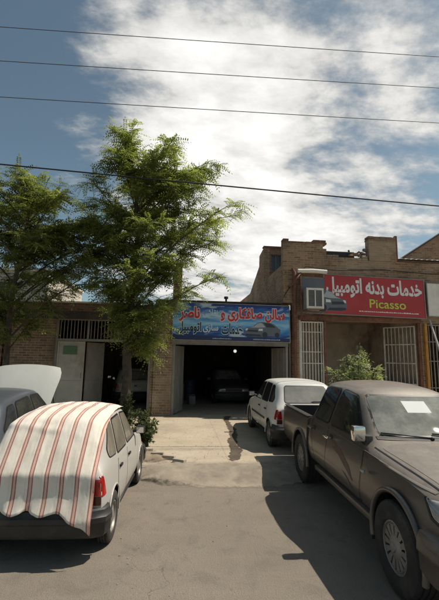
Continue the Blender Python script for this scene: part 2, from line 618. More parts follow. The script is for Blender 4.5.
def ground_mats():
    m, nt, b = new_mat('asphalt_dusty')
    co = objco(nt)
    n1 = noise(nt, co, 0.45, 8, 0.62)
    n2 = noise(nt, co, 3.0, 8, 0.68, 0.4)
    n3 = noise(nt, co, 160, 3, 0.6)
    mp = nt.nodes.new('ShaderNodeMapping')
    mp.inputs['Scale'].default_value = (0.18, 1.6, 1)
    lk(nt, co, mp.inputs[0])
    n4 = noise(nt, mp.outputs[0], 1.6, 6, 0.62)
    c = ramp(nt, n1, [(0.30, (0.188, 0.157, 0.127)), (0.5, (0.244, 0.204, 0.162)), (0.72, (0.305, 0.254, 0.197))])
    c = mixc(nt, rng_map(nt, n2, 0.48, 0.66, 0, 0.6), c, (0.13, 0.112, 0.093))
    c = mixc(nt, rng_map(nt, n4, 0.50, 0.70, 0, 0.45), c, (0.32, 0.265, 0.205))
    # dark spots of oil, grit speckle
    sp_ = noise(nt, co, 5.5, 2, 0.5)
    c = mixc(nt, rng_map(nt, sp_, 0.66, 0.74, 0, 0.55), c, (0.085, 0.072, 0.06))
    n5 = noise(nt, co, 45, 4, 0.65)
    c = mixc(nt, rng_map(nt, n5, 0.42, 0.68, 0.0, 0.35), c, (0.12, 0.105, 0.09))
    c = mixc(nt, 0.42, c, ramp(nt, n3, [(0.36, (0.07, 0.062, 0.055)), (0.66, (0.40, 0.35, 0.29))]))
    # cracks
    vo = nt.nodes.new('ShaderNodeTexVoronoi')
    vo.feature = 'DISTANCE_TO_EDGE'
    vo.inputs['Scale'].default_value = 0.55
    wv = nt.nodes.new('ShaderNodeVectorMath')
    wv.operation = 'ADD'
    nn = nt.nodes.new('ShaderNodeTexNoise')
    nn.inputs['Scale'].default_value = 2.2
    nn.inputs['Detail'].default_value = 6
    lk(nt, co, nn.inputs['Vector'])
    lk(nt, co, wv.inputs[0])
    lk(nt, nn.outputs['Color'], wv.inputs[1])
    lk(nt, wv.outputs[0], vo.inputs['Vector'])
    ck = rng_map(nt, vo.outputs['Distance'], 0.0, 0.006, 0.55, 0.0)
    ck = mth(nt, 'MULTIPLY', ck, rng_map(nt, n1, 0.45, 0.6, 0, 1))
    c = mixc(nt, ck, c, (0.06, 0.052, 0.045))
    lk(nt, c, b.inputs['Base Color'])
    b.inputs['Roughness'].default_value = 0.9
    b.inputs['Specular IOR Level'].default_value = 0.25
    bump(nt, b, mth(nt, 'ADD', mth(nt, 'ADD', n3, mth(nt, 'MULTIPLY', n5, 1.2)), mth(nt, 'MULTIPLY', n2, 2.0)), 0.7, 0.014)
    MAT['asphalt'] = m

    m, nt, b = new_mat('apron_concrete')
    co = objco(nt)
    n1 = noise(nt, co, 0.8, 8, 0.65)
    n2 = noise(nt, co, 4.5, 8, 0.7, 0.5)
    n3 = noise(nt, co, 90, 4, 0.6)
    c = ramp(nt, n1, [(0.28, (0.33, 0.272, 0.205)), (0.52, (0.46, 0.382, 0.288)), (0.75, (0.54, 0.457, 0.353))])
    c = mixc(nt, rng_map(nt, n2, 0.52, 0.70, 0, 0.5), c, (0.21, 0.175, 0.135))
    c = mixc(nt, 0.25, c, ramp(nt, n3, [(0.3, (0.2, 0.17, 0.13)), (0.75, (0.5, 0.44, 0.36))]))
    # slab joints
    spx = nt.nodes.new('ShaderNodeSeparateXYZ')
    lk(nt, co, spx.inputs[0])
    wob = mth(nt, 'MULTIPLY', n2, 0.06)
    for ax, per, off in ((1, 1.9, 0.3), (0, 2.3, 0.75)):
        t = mth(nt, 'FRACT', mth(nt, 'DIVIDE', mth(nt, 'ADD', mth(nt, 'ADD', spx.outputs[ax], wob), 50 + off), per))
        d = mth(nt, 'ABSOLUTE', mth(nt, 'SUBTRACT', t, 0.5))
        c = mixc(nt, mth(nt, 'MULTIPLY', rng_map(nt, d, 0.0, 0.010, 0.5, 0.0), n1), c, (0.14, 0.115, 0.09))
    lk(nt, c, b.inputs['Base Color'])
    b.inputs['Roughness'].default_value = 0.92
    b.inputs['Specular IOR Level'].default_value = 0.2
    bump(nt, b, mth(nt, 'ADD', n3, mth(nt, 'MULTIPLY', n2, 2.0)), 0.5, 0.012)
    MAT['apron'] = m
    MAT['kerb'] = simple('kerb_stone', (0.36, 0.32, 0.26), 0.9, var=0.22, scale=3.5, bmp=0.35, dirt=(0.22, 0.18, 0.14))
    MAT['mortar'] = simple('mortar', (0.30, 0.255, 0.20), 0.95, var=0.3, scale=3.0, bmp=0.7, dirt=(0.17, 0.14, 0.11), dirt_amt=0.6)
    MAT['earth'] = simple('earth', (0.25, 0.195, 0.14), 0.95, var=0.3, scale=5, bmp=0.7, dirt=(0.15, 0.115, 0.085), dirt_amt=0.6)
    MAT['damp'] = simple('damp', (0.085, 0.062, 0.042), 0.7, var=0.35, scale=5, bmp=0.3)




def fade_edges(name, scale=7.0, top=1.0):
    """lets a thin layer of dirt break up and thin out towards its rim"""
    nt = MAT[name].node_tree
    b = nt.nodes['Principled BSDF']
    a = nt.nodes.new('ShaderNodeAttribute')
    a.attribute_name = 'fade'
    co = objco(nt)
    n = noise(nt, co, scale, 8, 0.7)
    f = mth(nt, 'ADD', a.outputs['Fac'], mth(nt, 'MULTIPLY', mth(nt, 'SUBTRACT', n, 0.5), 1.6))
    lk(nt, rng_map(nt, f, 0.12, 0.75, 0.0, top), b.inputs['Alpha'])


ground_mats()
for nm, sc_, tp_ in (('mortar', 6.0, 0.85), ('earth', 7.0, 0.95), ('damp', 5.0, 1.0)):
    fade_edges(nm, sc_, tp_)
MAT['grit'] = simple('grit', (0.24, 0.205, 0.165), 0.95, var=0.4, scale=30)
g = MB()
g.box(-250, 250, -250, YK, -1.0, 0.0)
tag(g.build('street', 'asphalt'), kind='structure')
g = MB()
g.box(-250, 250, YK + 0.14, 250, -1.0, ZA)
tag(g.build('pavement', 'apron'), kind='structure')
g = MB()      # kerb stones, slightly uneven
x = -14.0
while x < 16:
    w = random.uniform(0.95, 1.15)
    dz = random.uniform(-0.012, 0.012)
    dy = random.uniform(-0.012, 0.012)
    g.box(x, x + w - 0.006, YK + dy, YK + 0.15 + dy * 0.3, -0.3, ZA + 0.012 + dz, bev=0.014)
    x += w
tag(g.build('kerb', 'kerb'), kind='structure')


def lump_sheet(outline, z, hgt, name, mat, cell=0.05, edge=0.25, seed=0, rough=0.02):
    """an uneven low mound with a ragged outline"""
    r = random.Random(seed)
    xs = [p[0] for p in outline]
    ys = [p[1] for p in outline]
    bm = bmesh.new()
    f = bm.faces.new([bm.verts.new((p[0], p[1], 0)) for p in outline])
    for k in range(1, int((max(xs) - min(xs)) / cell)):
        bmesh.ops.bisect_plane(bm, geom=bm.verts[:] + bm.edges[:] + bm.faces[:], plane_co=(min(xs) + k * cell, 0, 0), plane_no=(1, 0, 0))
    for k in range(1, int((max(ys) - min(ys)) / cell)):
        bmesh.ops.bisect_plane(bm, geom=bm.verts[:] + bm.edges[:] + bm.faces[:], plane_co=(0, min(ys) + k * cell, 0), plane_no=(0, 1, 0))
    O = [Vector((p[0], p[1])) for p in outline]

    def dist(p):
        d = 9
        for a, b in zip(O, O[1:] + O[:1]):
            ab = b - a
            t = max(0, min(1, (p - a).dot(ab) / max(1e-9, ab.length_squared)))
            d = min(d, (p - a - ab * t).length)
        return d
    fades = []
    for v in bm.verts:
        d = dist(Vector((v.co.x, v.co.y)))
        t = min(1, d / edge)
        fades.append(t)
        base = z(v.co.x, v.co.y) if callable(z) else z
        hh = hgt(v.co.x, v.co.y) if callable(hgt) else hgt
        v.co.z = base + hh * t * t * (3 - 2 * t) + t * r.uniform(-rough, rough)
    me = bpy.data.meshes.new(name)
    bm.to_mesh(me)
    bm.free()
    at = me.attributes.new('fade', 'FLOAT', 'POINT')
    at.data.foreach_set('value', fades)
    for p in me.polygons:
        p.use_smooth = True
    return link(name, me, mat)


def ragged(pts, amp, seed, step=0.08):
    r = random.Random(seed)
    out = []
    n = len(pts)
    for i in range(n):
        a, b = Vector(pts[i]), Vector(pts[(i + 1) % n])
        m = max(1, int((b - a).length / step))
        nrm = Vector((-(b - a).y, (b - a).x)).normalized()
        for k in range(m):
            p = a.lerp(b, k / m)
            if k:
                p = p + nrm * r.uniform(-amp, amp)
            out.append((p.x, p.y))
    return out


# mortar ramp up the kerb, earth by the tree, damp runnel down the apron


def sstep(t):
    t = max(0.0, min(1.0, t))
    return t * t * (3 - 2 * t)


def ramp_z(x, y):
    side = sstep((x + 0.75) / 0.6) * sstep((2.75 - x) / 0.6)
    return 0.004 + (ZA + 0.024) * sstep((y - 6.35 - 0.06 * math.sin(3 * x)) / 0.72) * side if y < YK - 0.004 else max(ZA + 0.030, 0)


o = lump_sheet(ragged([(-0.8, 7.42), (-0.8, 6.75), (-0.25, 6.42), (0.3, 6.25), (1.0, 6.2), (1.7, 6.12), (2.2, 6.4), (2.8, 6.7), (2.8, 7.42)], 0.05, 3),
               ramp_z, 0.0, 'ramp', 'mortar', 0.05, 0.30, 5, 0.006)
tag(o, kind='structure')
o = lump_sheet(ragged([(-2.3, YK + 0.16), (-0.1, YK + 0.16), (0.02, 7.7), (-0.3, 8.2), (-0.75, 8.65), (-1.0, 9.6), (-2.3, 10.4)], 0.05, 4),
               ZA + 0.003, 0.045, 'soil', 'earth', 0.07, 0.35, 6, 0.02)
tag(o, kind='structure')
o = lump_sheet(ragged([(1.50, 12.9), (1.80, 12.95), (1.62, 12.3), (1.56, 11.4), (1.60, 10.6), (1.50, 9.7), (1.36, 8.9), (1.40, 8.2), (1.25, 7.6), (1.02, 7.3),
                       (0.98, 7.7), (1.10, 8.3), (1.12, 9.0), (1.28, 9.8), (1.36, 10.6), (1.37, 11.4), (1.40, 12.2)], 0.035, 8, 0.07),
               ZA + 0.004, 0.002, 'puddle', 'damp', 0.04, 0.055, 9, 0.001)
tag(o, kind='structure')
g = MB()     # loose paving blocks and broken edge beside the soil
rb = random.Random(4)
for i, (x, y) in enumerate([(-0.15, 7.6), (-0.38, 7.85), (0.05, 7.35), (-0.62, 8.2)]):
    M = Matrix.Translation((x, y, ZA + 0.03)) @ Matrix.Rotation(rb.uniform(-0.6, 0.6), 4, 'Z') @ Matrix.Rotation(rb.uniform(-0.12, 0.12), 4, 'X')
    st = MB().box(-0.12, 0.12, -0.06, 0.06, -0.04, 0.04, bev=0.012, M=M).build('paving_stone', 'kerb')
    tag(st, ['grey broken paving stone on the soil edge, second from the kerb', 'grey broken paving stone on the soil, third from the kerb',
             'grey broken paving stone lying right behind the kerb', 'grey broken paving stone nearest the shrubs'][i], 'stone', 'loose paving stones')
g.bm.free()
# scattered pebbles and litter
peb = bmesh.new()
for _ in range(380):
    if rb.random() < 0.8:
        x, y, z = rb.uniform(-2.2, 2.6), rb.uniform(7.3, 12.9), ZA
    else:
        x, y, z = rb.uniform(-1.0, 2.2), rb.uniform(3.4, 7.0), 0.0
    s = rb.uniform(0.004, 0.011)
    M = Matrix.Translation((x, y, z + s * 0.3)) @ Matrix.Rotation(rb.uniform(0, 3), 4, 'Z') @ Matrix.Diagonal((s, s * rb.uniform(0.6, 1), s * 0.55, 1))
    bmesh.ops.create_icosphere(peb, subdivisions=1, radius=1, matrix=M)
me = bpy.data.meshes.new('gravel')
peb.to_mesh(me)
peb.free()
tag(link('gravel', me, 'grit'), kind='stuff', label='loose grit and pebbles on the apron and street', cat='gravel')

lt = MB()
for _ in range(170):
    x, y = rb.uniform(-2.0, 0.9), 7.35 + abs(rb.gauss(0, 1.5))
    if y > 12.7:
        continue
    a = rb.uniform(0, 6.28)
    l_ = rb.uniform(0.02, 0.05)
    z = ZA + (0.05 if x < -0.1 and y < 9.8 else 0.006)
    d = Vector((math.cos(a), math.sin(a), rb.uniform(-0.1, 0.3))) * l_
    w_ = Vector((-math.sin(a), math.cos(a), rb.uniform(-0.2, 0.2))) * l_ * 0.4
    c = Vector((x, y, z + 0.006))
    lt.bm.faces.new([lt.bm.verts.new(p) for p in (c - d * 0.5, c + w_ * 0.5, c + d * 0.5, c - w_ * 0.5)])
tag(lt.build('leaf_litter', 'sticker_leaf'), kind='stuff', label='dry fallen leaves scattered on the apron', cat='leaves')

# ------------------------------------------------------------------ buildings


def bars(mb, x0, x1, z0, z1, y, n, r=0.011, frame=0.03, rails=()):
    for i in range(n):
        x = x0 + (x1 - x0) * (i + 0.5) / n
        mb.box(x - r, x + r, y - r, y + r, z0, z1)
    for a, b, c, d in ((x0 - frame, x0, z0 - frame, z1 + frame), (x1, x1 + frame, z0 - frame, z1 + frame), (x0, x1, z1, z1 + frame), (x0, x1, z0 - frame, z0)):
        mb.box(a, b, y - 0.02, y + 0.02, c, d)
    for z in rails:
        mb.box(x0, x1, y - 0.013, y + 0.013, z - 0.015, z + 0.015)


# --- left brick workshop with the white gate
b1 = tag(empty('brick_workshop', (-3.4, YF, ZA)), 'low brown brick workshop with a half open white metal gate', 'building')
b1i = Matrix.Translation((3.4, -YF, -ZA))


def world_child(o, root):
    o.parent = root
    o.matrix_parent_inverse = root.matrix_world.inverted() if root.matrix_world != Matrix.Identity(4) else Matrix.Translation(-root.location)
    return o


def part(mb, name, mat, root, smooth_angle=None):
    """build in world coordinates, then hang on a root (root unrotated)"""
    o = mb.build(name, mat, None, smooth_angle)
    o.parent = root
    off = Vector(root.location)
    p = root.parent
    while p:
        off += Vector(p.location)
        p = p.parent
    o.location = -off
    return o


w = MB()
wall_rects(w, -5.70, -0.90, ZA, 3.36, YF, YF + 0.25, [(-4.15, -0.97, ZA, 3.30)])
w.box(-5.70, -5.45, YF + 0.25, 19.75, ZA, 3.36)
w.box(-5.70, -0.90, 19.75, 20.0, ZA, 3.36)
part(w, 'wall', 'brick_brown', b1)
w = MB()
w.box(-5.85, -0.92, YF - 0.38, 20.1, 3.36, 3.46)
w.box(-5.85, -0.92, YF - 0.40, YF - 0.34, 3.20, 3.36)     # hanging fascia of the eave
for i in range(9):
    x = -5.7 + i * 0.57
    w.box(x, x + 0.07, YF - 0.34, YF - 0.005, 3.27, 3.36)
part(w, 'eave', 'roof_dark', b1)
w = MB()
w.box(-5.80, -0.95, YF + 0.02, YF + 0.24, 3.46, 3.78)
part(w, 'parapet', 'brick_red', b1)
w = MB()
w.box(-5.84, -1.4, YF - 0.03, YF + 0.30, 3.78, 3.83)
part(w, 'coping', 'plaster_white', b1)
w = MB()
for x in (-4.15, -1.06):
    w.box(x, x + 0.09, YF + 0.06, YF + 0.16, ZA, 3.28)
w.box(-4.06, -1.06, YF + 0.065, YF + 0.155, 2.50, 2.58)
w.box(-4.06, -1.06, YF + 0.065, YF + 0.155, 3.20, 3.28)
for x in (-3.1, -2.1):
    w.box(x - 0.03, x + 0.03, YF + 0.07, YF + 0.15, 2.58, 3.20)
for k in range(27):
    x = -4.0 + k * 0.11
    if min(abs(x + 3.1), abs(x + 2.1)) > 0.05:
        w.box(x - 0.011, x + 0.011, YF + 0.10, YF + 0.122, 2.58, 3.20)
part(w, 'gate_frame', 'gate_grey', b1)
gl = MB()      # closed leaf
gl.box(-4.05, -3.17, YF + 0.085, YF + 0.115, ZA + 0.04, 2.49)
for a, b, c, d in ((-4.05, -4.0, ZA + 0.04, 2.49), (-3.22, -3.17, ZA + 0.04, 2.49), (-4.0, -3.22, 2.44, 2.49), (-4.0, -3.22, 1.15, 1.20), (-4.0, -3.22, ZA + 0.04, ZA + 0.1)):
    gl.box(a, b, YF + 0.068, YF + 0.085, c, d)
leaf1 = part(gl, 'gate_leaf', 'gate_white', b1)
leaf1['label'] = 'closed white sheet metal gate leaf with green plaque'
pq = MB()
pq.box(-3.86, -3.42, YF + 0.05, YF + 0.067, 2.06, 2.34, bev=0.004)
o = pq.build('plaque', 'plaque')
o.parent = leaf1
hd = MB()
hd.tube([(-3.24, YF + 0.06, 1.3), (-3.24, YF + 0.03, 1.32), (-3.24, YF + 0.03, 1.44), (-3.24, YF + 0.06, 1.46)], 0.009)
o = hd.build('handle', 'steel_grey')
o.parent = leaf1
gl = MB()      # leaf swung inward
M = Matrix.Translation((-3.12, YF + 0.14, 0)) @ Matrix.Rotation(R(62), 4, 'Z')
gl.box(0, 0.86, -0.015, 0.015, ZA + 0.04, 2.47, M=M)
for a, b, c, d in ((0, 0.05, ZA + 0.04, 2.47), (0.81, 0.86, ZA + 0.04, 2.47), (0.05, 0.81, 2.42, 2.47), (0.05, 0.81, 1.15, 1.2)):
    gl.box(a, b, -0.032, -0.015, c, d, M=M)
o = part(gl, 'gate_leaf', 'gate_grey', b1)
o['label'] = 'grey gate leaf swung inward'

# --- brick pier between the workshop and the garage + garage
b2 = tag(empty('garage', (1.75, YF, ZA)), 'dark open vehicle garage behind the blue signboard', 'building')
w = MB()
w.box(-0.88, -0.27, YF - 0.10, YF + 0.30, ZA, 3.95)
part(w, 'pier', 'brick_brown', b2)
w = MB()
w.box(-0.88, -0.65, YF + 0.31, 21.0, ZA, 3.95)
w.box(3.70, 3.90, YF + 0.30, 21.0, ZA, 3.95)
w.box(-0.65, 3.70, 20.8, 21.0, ZA, 3.95)
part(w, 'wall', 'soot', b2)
w = MB()
w.box(-0.27, 3.72, YF + 0.02, YF + 0.25, 2.60, 3.85)
part(w, 'lintel_wall', 'brick_brown', b2)
w = MB()
w.box(-0.65, 3.70, YF + 0.26, 20.8, 3.0, 3.12)
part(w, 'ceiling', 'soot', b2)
w = MB()
w.box(-0.88, 3.55, YF + 0.005, 21.0, 3.953, 4.0)
part(w, 'roof', 'roof_dark', b2)
w = MB()
w.box(-0.27, 3.74, YF - 0.06, YF + 0.02, 2.46, 2.60)
w.box(-0.27, 3.74, YF - 0.09, YF - 0.06, 2.46, 2.475)
w.box(-0.27, 3.74, YF - 0.09, YF - 0.06, 2.585, 2.60)
part(w, 'steel_lintel', 'steel_grey', b2)
w = MB()
w.box(-0.265, -0.17, YF - 0.02, YF + 0.10, ZA, 2.455)
part(w, 'door_jamb', 'gate_grey', b2)
w = MB()
w.box(3.66, 3.74, YF - 0.02, YF + 0.10, ZA, 2.455)
part(w, 'door_jamb', 'gate_grey', b2)
for (hx, ang, s) in ((-0.16, 74, 1), (3.65, 103, 1)):
    M = Matrix.Translation((hx, YF + 0.12, 0)) @ Matrix.Rotation(R(ang), 4, 'Z')
    gl = MB()
    gl.box(0.0, 0.95, -0.015, 0.015, ZA + 0.04, 2.42, M=M)
    for a, b, c, d in ((0, 0.05, ZA + 0.04, 2.42), (0.90, 0.95, ZA + 0.04, 2.42), (0.05, 0.90, 2.37, 2.42), (0.05, 0.9, 1.2, 1.25), (0.45, 0.49, ZA + 0.05, 2.36)):
        gl.box(a, b, -0.035, -0.015, c, d, M=M)
        gl.box(a, b, 0.015, 0.035, c, d, M=M)
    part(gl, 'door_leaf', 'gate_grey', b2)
w = MB()
w.box(-0.34, -0.02, 13.9, 14.25, 4.0, 5.45)
w.box(-0.37, 0.01, 13.87, 14.28, 5.45, 5.52)
part(w, 'chimney', 'brick_red', b2)
w = MB()
w.tube([(1.55, YF + 0.1, 4.0), (1.55, YF + 0.1, 4.10)], 0.035)
w.tube([(1.55, YF + 0.1, 4.10), (1.55, YF + 0.1, 4.18)], 0.075)
part(w, 'vent_cap', 'black', b2, 40)

# --- right brick shop
b3 = tag(empty('brick_shop', (6.9, YF, ZA)), 'tall tan brick shop with broken parapet behind the red signboard', 'building')
w = MB()
wall_rects(w, 3.92, 11.6, ZA, 5.70, YF, YF + 0.28, [(4.16, 8.72, ZA, 3.42), (8.95, 11.4, ZA, 3.42)])
w.box(3.92, 5.10, YF, YF + 0.28, 5.70, 6.24)
w.box(5.10, 5.23, YF, YF + 0.28, 5.70, 6.08)
w.box(6.86, 7.93, YF - 0.03, YF + 0.25, 5.70, 6.48)
w.box(3.60, 3.92, YF, YF + 0.28, 4.02, 6.24)
w.prism([(YF + 0.28, 3.2), (YF + 0.28, 5.45), (16.2, 5.45), (16.2, 7.0), (17.2, 6.85), (17.25, 6.35), (19.6, 5.45), (23, 5.5), (23, 3.2)], 'x', 3.60, 3.86)
w.box(11.35, 11.6, YF + 0.28, 23, ZA, 5.7)
part(w, 'wall', 'brick_tan', b3)

def ragged_top(x0, x1, y0, y1, z, rows, seed, keep):
    """crumbling top courses: separate bricks, some gone"""
    q = random.Random(seed)
    mb = MB()
    gone = set()
    for k in range(rows):
        x = x0 + (0.0 if k % 2 else -0.0)
        i = 0
        while x < x1 - 0.06:
            l_ = min(q.uniform(0.20, 0.25), x1 - x)
            mid = int((x + l_ / 2 - x0) / 0.22)
            if k and (mid in gone or q.random() > keep):
                gone.add(mid)
            else:
                dy = q.uniform(-0.014, 0.014)
                mb.box(x + 0.004, x + l_ - 0.004, y0 + dy, y1 + dy, z + k * 0.082 + (0.0005 if k == 0 else 0.006), z + k * 0.082 + 0.078 + q.uniform(-0.006, 0.004), bev=0.006)
            x += l_
            i += 1
    return mb


part(ragged_top(3.60, 5.25, YF - 0.012, YF + 0.29, 6.24, 2, 3, 0.72), 'coping', 'brick_red', b3)
part(ragged_top(6.84, 7.925, YF - 0.045, YF + 0.26, 6.48, 2, 9, 0.6), 'coping', 'brick_red', b3)
part(ragged_top(5.235, 6.85, YF - 0.01, YF + 0.285, 5.70, 2, 14, 0.45), 'coping', 'brick_tan', b3)
w = MB()
w.box(7.935, 8.02, YF + 0.02, YF + 0.12, 5.7, 6.72)
part(w, 'vent_pipe', 'rust', b3)
w = MB()
w.box(3.87, 11.34, YF + 0.29, 22.9, 5.35, 5.50)
part(w, 'roof', 'roof_dark', b3)
w = MB()      # upper room standing back on the roof
wall_rects(w, 3.863, 5.6, 5.50, 7.0, 16.22, 16.42, [(3.93, 4.40, 5.95, 6.68)])
w.box(5.4, 5.6, 16.42, 19, 5.5, 7.0)
w.box(3.58, 5.64, 16.15, 16.45, 7.0, 7.06)
part(w, 'upper_room', 'brick_red', b3)
w = MB()
w.box(3.93, 4.40, 16.33, 16.36, 5.95, 6.68)
f_ = part(w, 'window', 'glass_dark', b3)
w = MB()
for a, b, c, d in ((3.93, 3.97, 5.95, 6.68), (4.36, 4.40, 5.95, 6.68), (3.97, 4.36, 5.95, 5.99), (3.97, 4.36, 6.64, 6.68), (4.14, 4.18, 5.99, 6.64)):
    w.box(a, b, 16.295, 16.327, c, d)
o = w.build('frame', 'bar_dark')
o.parent = f_
w = MB()      # dim inside
w.box(3.93, 8.74, 17.0, 17.2, ZA, 3.7)
w.box(8.93, 11.34, 17.0, 17.2, ZA, 3.7)
w.box(8.74, 8.93, YF + 0.29, 17.2, ZA, 3.7)
w.box(3.87, 3.93, YF + 0.29, 17.2, ZA, 3.7)
w.box(3.93, 8.74, YF + 0.29, 17.0, 3.7, 3.8)
w.box(8.93, 11.34, YF + 0.29, 17.0, 3.7, 3.8)
part(w, 'interior_wall', 'plaster_room', b3)
w = MB()      # steel beam over the openings
w.box(4.14, 8.74, YF - 0.05, YF - 0.003, 3.42, 3.58)
part(w, 'steel_lintel', 'rust', b3)
w = MB()      # white barred window at the left of the opening
w.box(4.16, 4.22, YF + 0.02, YF + 0.10, ZA, 3.41)
bars(w, 4.27, 5.02, ZA + 0.9, 3.33, YF + 0.06, 7, 0.014, 0.045, (1.9, 2.3, 3.0))
w.box(4.225, 5.06, YF + 0.045, YF + 0.075, ZA, ZA + 0.85)
o = part(w, 'window_grille', 'bar_white', b3)
w = MB()
w.box(5.075, 5.15, YF, YF + 0.12, ZA, 3.41)
part(w, 'door_jamb', 'rust', b3)
w = MB()
w.box(8.62, 8.71, YF, YF + 0.12, ZA, 3.41)
part(w, 'door_jamb', 'rust', b3)
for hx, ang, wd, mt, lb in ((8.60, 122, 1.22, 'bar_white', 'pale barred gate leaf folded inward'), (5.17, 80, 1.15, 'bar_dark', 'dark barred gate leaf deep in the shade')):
    M = Matrix.Translation((hx, YF + 0.14, 0)) @ Matrix.Rotation(R(ang), 4, 'Z')
    gl = MB()
    n = 8
    for i in range(n + 1):
        x = 0.02 + (wd - 0.04) * i / n
        r_ = 0.022 if i in (0, n) else 0.011
        gl.box(x - r_, x + r_, -r_, r_, ZA + 0.05, 3.33, M=M)
    for z in (ZA + 0.09, 1.2, 1.95, 2.65, 3.31):
        gl.box(0.045, wd - 0.045, -0.018, 0.018, z - 0.02, z + 0.02, M=M)
    gl.box(0.045, wd - 0.045, -0.004, 0.004, ZA + 0.11, 1.18, M=M)
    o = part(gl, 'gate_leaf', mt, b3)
    o['label'] = lb
w = MB()      # barred gate of the right bay
bars(w, 9.02, 11.3, ZA + 0.06, 3.34, YF + 0.07, 17, 0.016, 0.05, (1.1, 2.05, 2.75))
part(w, 'gate', 'gate_grey', b3)

# things fixed to / standing on the shop
o = tag(MB().box(8.79, 8.89, YF - 0.15, YF - 0.035, ZA, 3.40, bev=0.008).build('steel_post', 'yellow'), 'yellow painted steel post below the right end of the red signboard', 'post')
pl = MB()
pl.tube([(9.62, 12.35, ZA), (9.03, 12.9, 3.55)], 0.04, 10)
tag(pl.build('leaning_pole', 'bar_white', None), 'pale metal pole leaning against the wall beside the yellow post', 'pole')
cp = MB()
cp.tube([(3.98, YF - 0.1, ZA), (3.98, YF - 0.1, 5.1), (3.94, YF - 0.02, 5.25)], 0.065, 12)
for z in (0.8, 2.2, 3.5, 4.7):
    cp.tube([(3.98, YF - 0.1, z), (3.98, YF - 0.1, z + 0.08)], 0.08, 12)
    cp.box(3.95, 4.01, YF - 0.09, YF - 0.001, z + 0.02, z + 0.06)
tag(cp.build('drain_pipe', 'rust', None, 40), 'rusty brown drain pipe between the blue and red signboards', 'pipe')
cb = MB()      # rusty bracket frame left of the cooler
cb.tube([(3.80, YF - 0.32, 4.6), (4.15, YF - 0.32, 5.05)], 0.03, 6)
cb.tube([(4.15, YF - 0.30, 3.45), (4.15, YF - 0.30, 5.05)], 0.03, 6)
cb.tube([(4.15, YF - 0.30, 5.02), (4.15, YF - 0.001, 5.02)], 0.03, 6)
cb.tube([(4.15, YF - 0.30, 3.5), (4.15, YF - 0.001, 3.5)], 0.03, 6)
cb.tube([(3.80, YF - 0.32, 4.6), (3.80, YF - 0.001, 4.6)], 0.03, 6)
tag(cb.build('steel_bracket', 'rust'), 'rusty bent steel bracket at the left end of the red signboard', 'bracket')

# awning roll over the cooler
aw = MB()
aw.tube([(4.05, YF - 0.28, 5.13), (4.6, YF - 0.30, 5.15), (5.1, YF - 0.30, 5.13)], 0.075, 10)
aw.box(4.1, 5.0, YF - 0.26, YF - 0.002, 5.13, 5.16)
tag(aw.build('awning_roll', 'plaster_white', None, 40), 'rolled white awning above the air cooler', 'awning')

# tank, rubble and corrugated sheet on the parapet
tk = empty('roof_tank', (5.9, 13.55, 5.50))
tag(tk, 'long dark metal tank on the shop roof behind the low parapet', 'tank')
t = MB()
t.box(-0.62, 0.55, -0.25, 0.25, 0.22, 0.60, bev=0.03)
t.build('body', 'black', tk)
for x in (-0.45, 0.4):
    MB().box(x - 0.05, x + 0.05, -0.2, 0.2, 0.0, 0.22).build('leg', 'rust', tk)
t = MB()
t.tube([(0.45, 0, 0.60), (0.45, 0, 0.74)], 0.04)
t.build('filler_neck', 'black', tk)
rr = random.Random(12)
RUB = ['leaning on the parapet pier', 'flat against the pier foot', 'topmost of the rubble heap', 'nearest the dark roof tank', 'lowest of the rubble heap', 'standing on end in the rubble']
for i in range(6):
    M = Matrix.Translation((6.25 + 0.11 * i, YF + 0.12, 5.86 + 0.05 + 0.10 * (i % 3) * (i / 5))) @ Matrix.Rotation(rr.uniform(-0.7, 0.7), 4, 'Y') @ Matrix.Rotation(rr.uniform(-1, 1), 4, 'Z')
    o = MB().box(-0.11, 0.11, -0.05, 0.05, -0.035, 0.035 + 0.03 * (i % 2), bev=0.008, M=M).build('loose_brick', 'brick_red')
    tag(o, 'loose brown brick on the broken parapet, ' + RUB[i], 'brick', 'loose bricks on the parapet')
cs = MB()
nx = 60
for i in range(nx):
    xa, xb = 8.05 + i * 3.2 / nx, 8.05 + (i + 1) * 3.2 / nx
    za, zb = 0.018 * math.sin(i * 1.6), 0.018 * math.sin((i + 1) * 1.6)
    pts = [(xa, YF - 0.15, 5.80 + za), (xb, YF - 0.15, 5.80 + zb), (xb, YF + 1.3, 6.10 + zb), (xa, YF + 1.3, 6.10 + za)]
    lo_ = [(p[0], p[1], p[2] - 0.006) for p in pts]
    A = [cs.bm.verts.new(p) for p in pts]
    B = [cs.bm.verts.new(p) for p in lo_]
    cs.bm.faces.new(A)
    cs.bm.faces.new(B[::-1])
    for k in range(4):
        cs.bm.faces.new((A[k], B[k], B[(k + 1) % 4], A[(k + 1) % 4]))
csr = tag(empty('tin_roof', (9.6, YF, 5.7)), 'pale corrugated tin sheet lying on the parapet below the gable', 'roof sheet')
part(cs, 'sheet', 'tin', csr)
w = MB()
w.box(8.06, 11.2, YF + 0.05, YF + 0.13, 5.701, 5.79)
part(w, 'batten', 'wood', csr)
w = MB()
w.box(8.06, 11.2, YF + 1.1, YF + 1.2, 5.50, 6.03)
part(w, 'batten', 'wood', csr)

# --- gabled building behind at the right
b4 = tag(empty('gabled_building', (13, 17, ZA)), 'brick building with a sloping gable rising behind the shop', 'building')
w = MB()
w.prism([(10.0, 0.1), (10.0, 6.55), (17, 11.1), (24, 6.55), (24, 0.1)], 'y', 17.0, 17.3)
w.box(10.0, 10.3, 17.3, 27, 0.1, 6.9)
part(w, 'wall', 'brick_tan', b4)
w = MB()
w.prism([(9.9, 6.49), (9.9, 6.55), (17, 11.17), (24.1, 6.55), (24.1, 6.49), (17, 11.105)], 'y', 16.95, 17.35)
part(w, 'roof', 'roof_dark', b4)
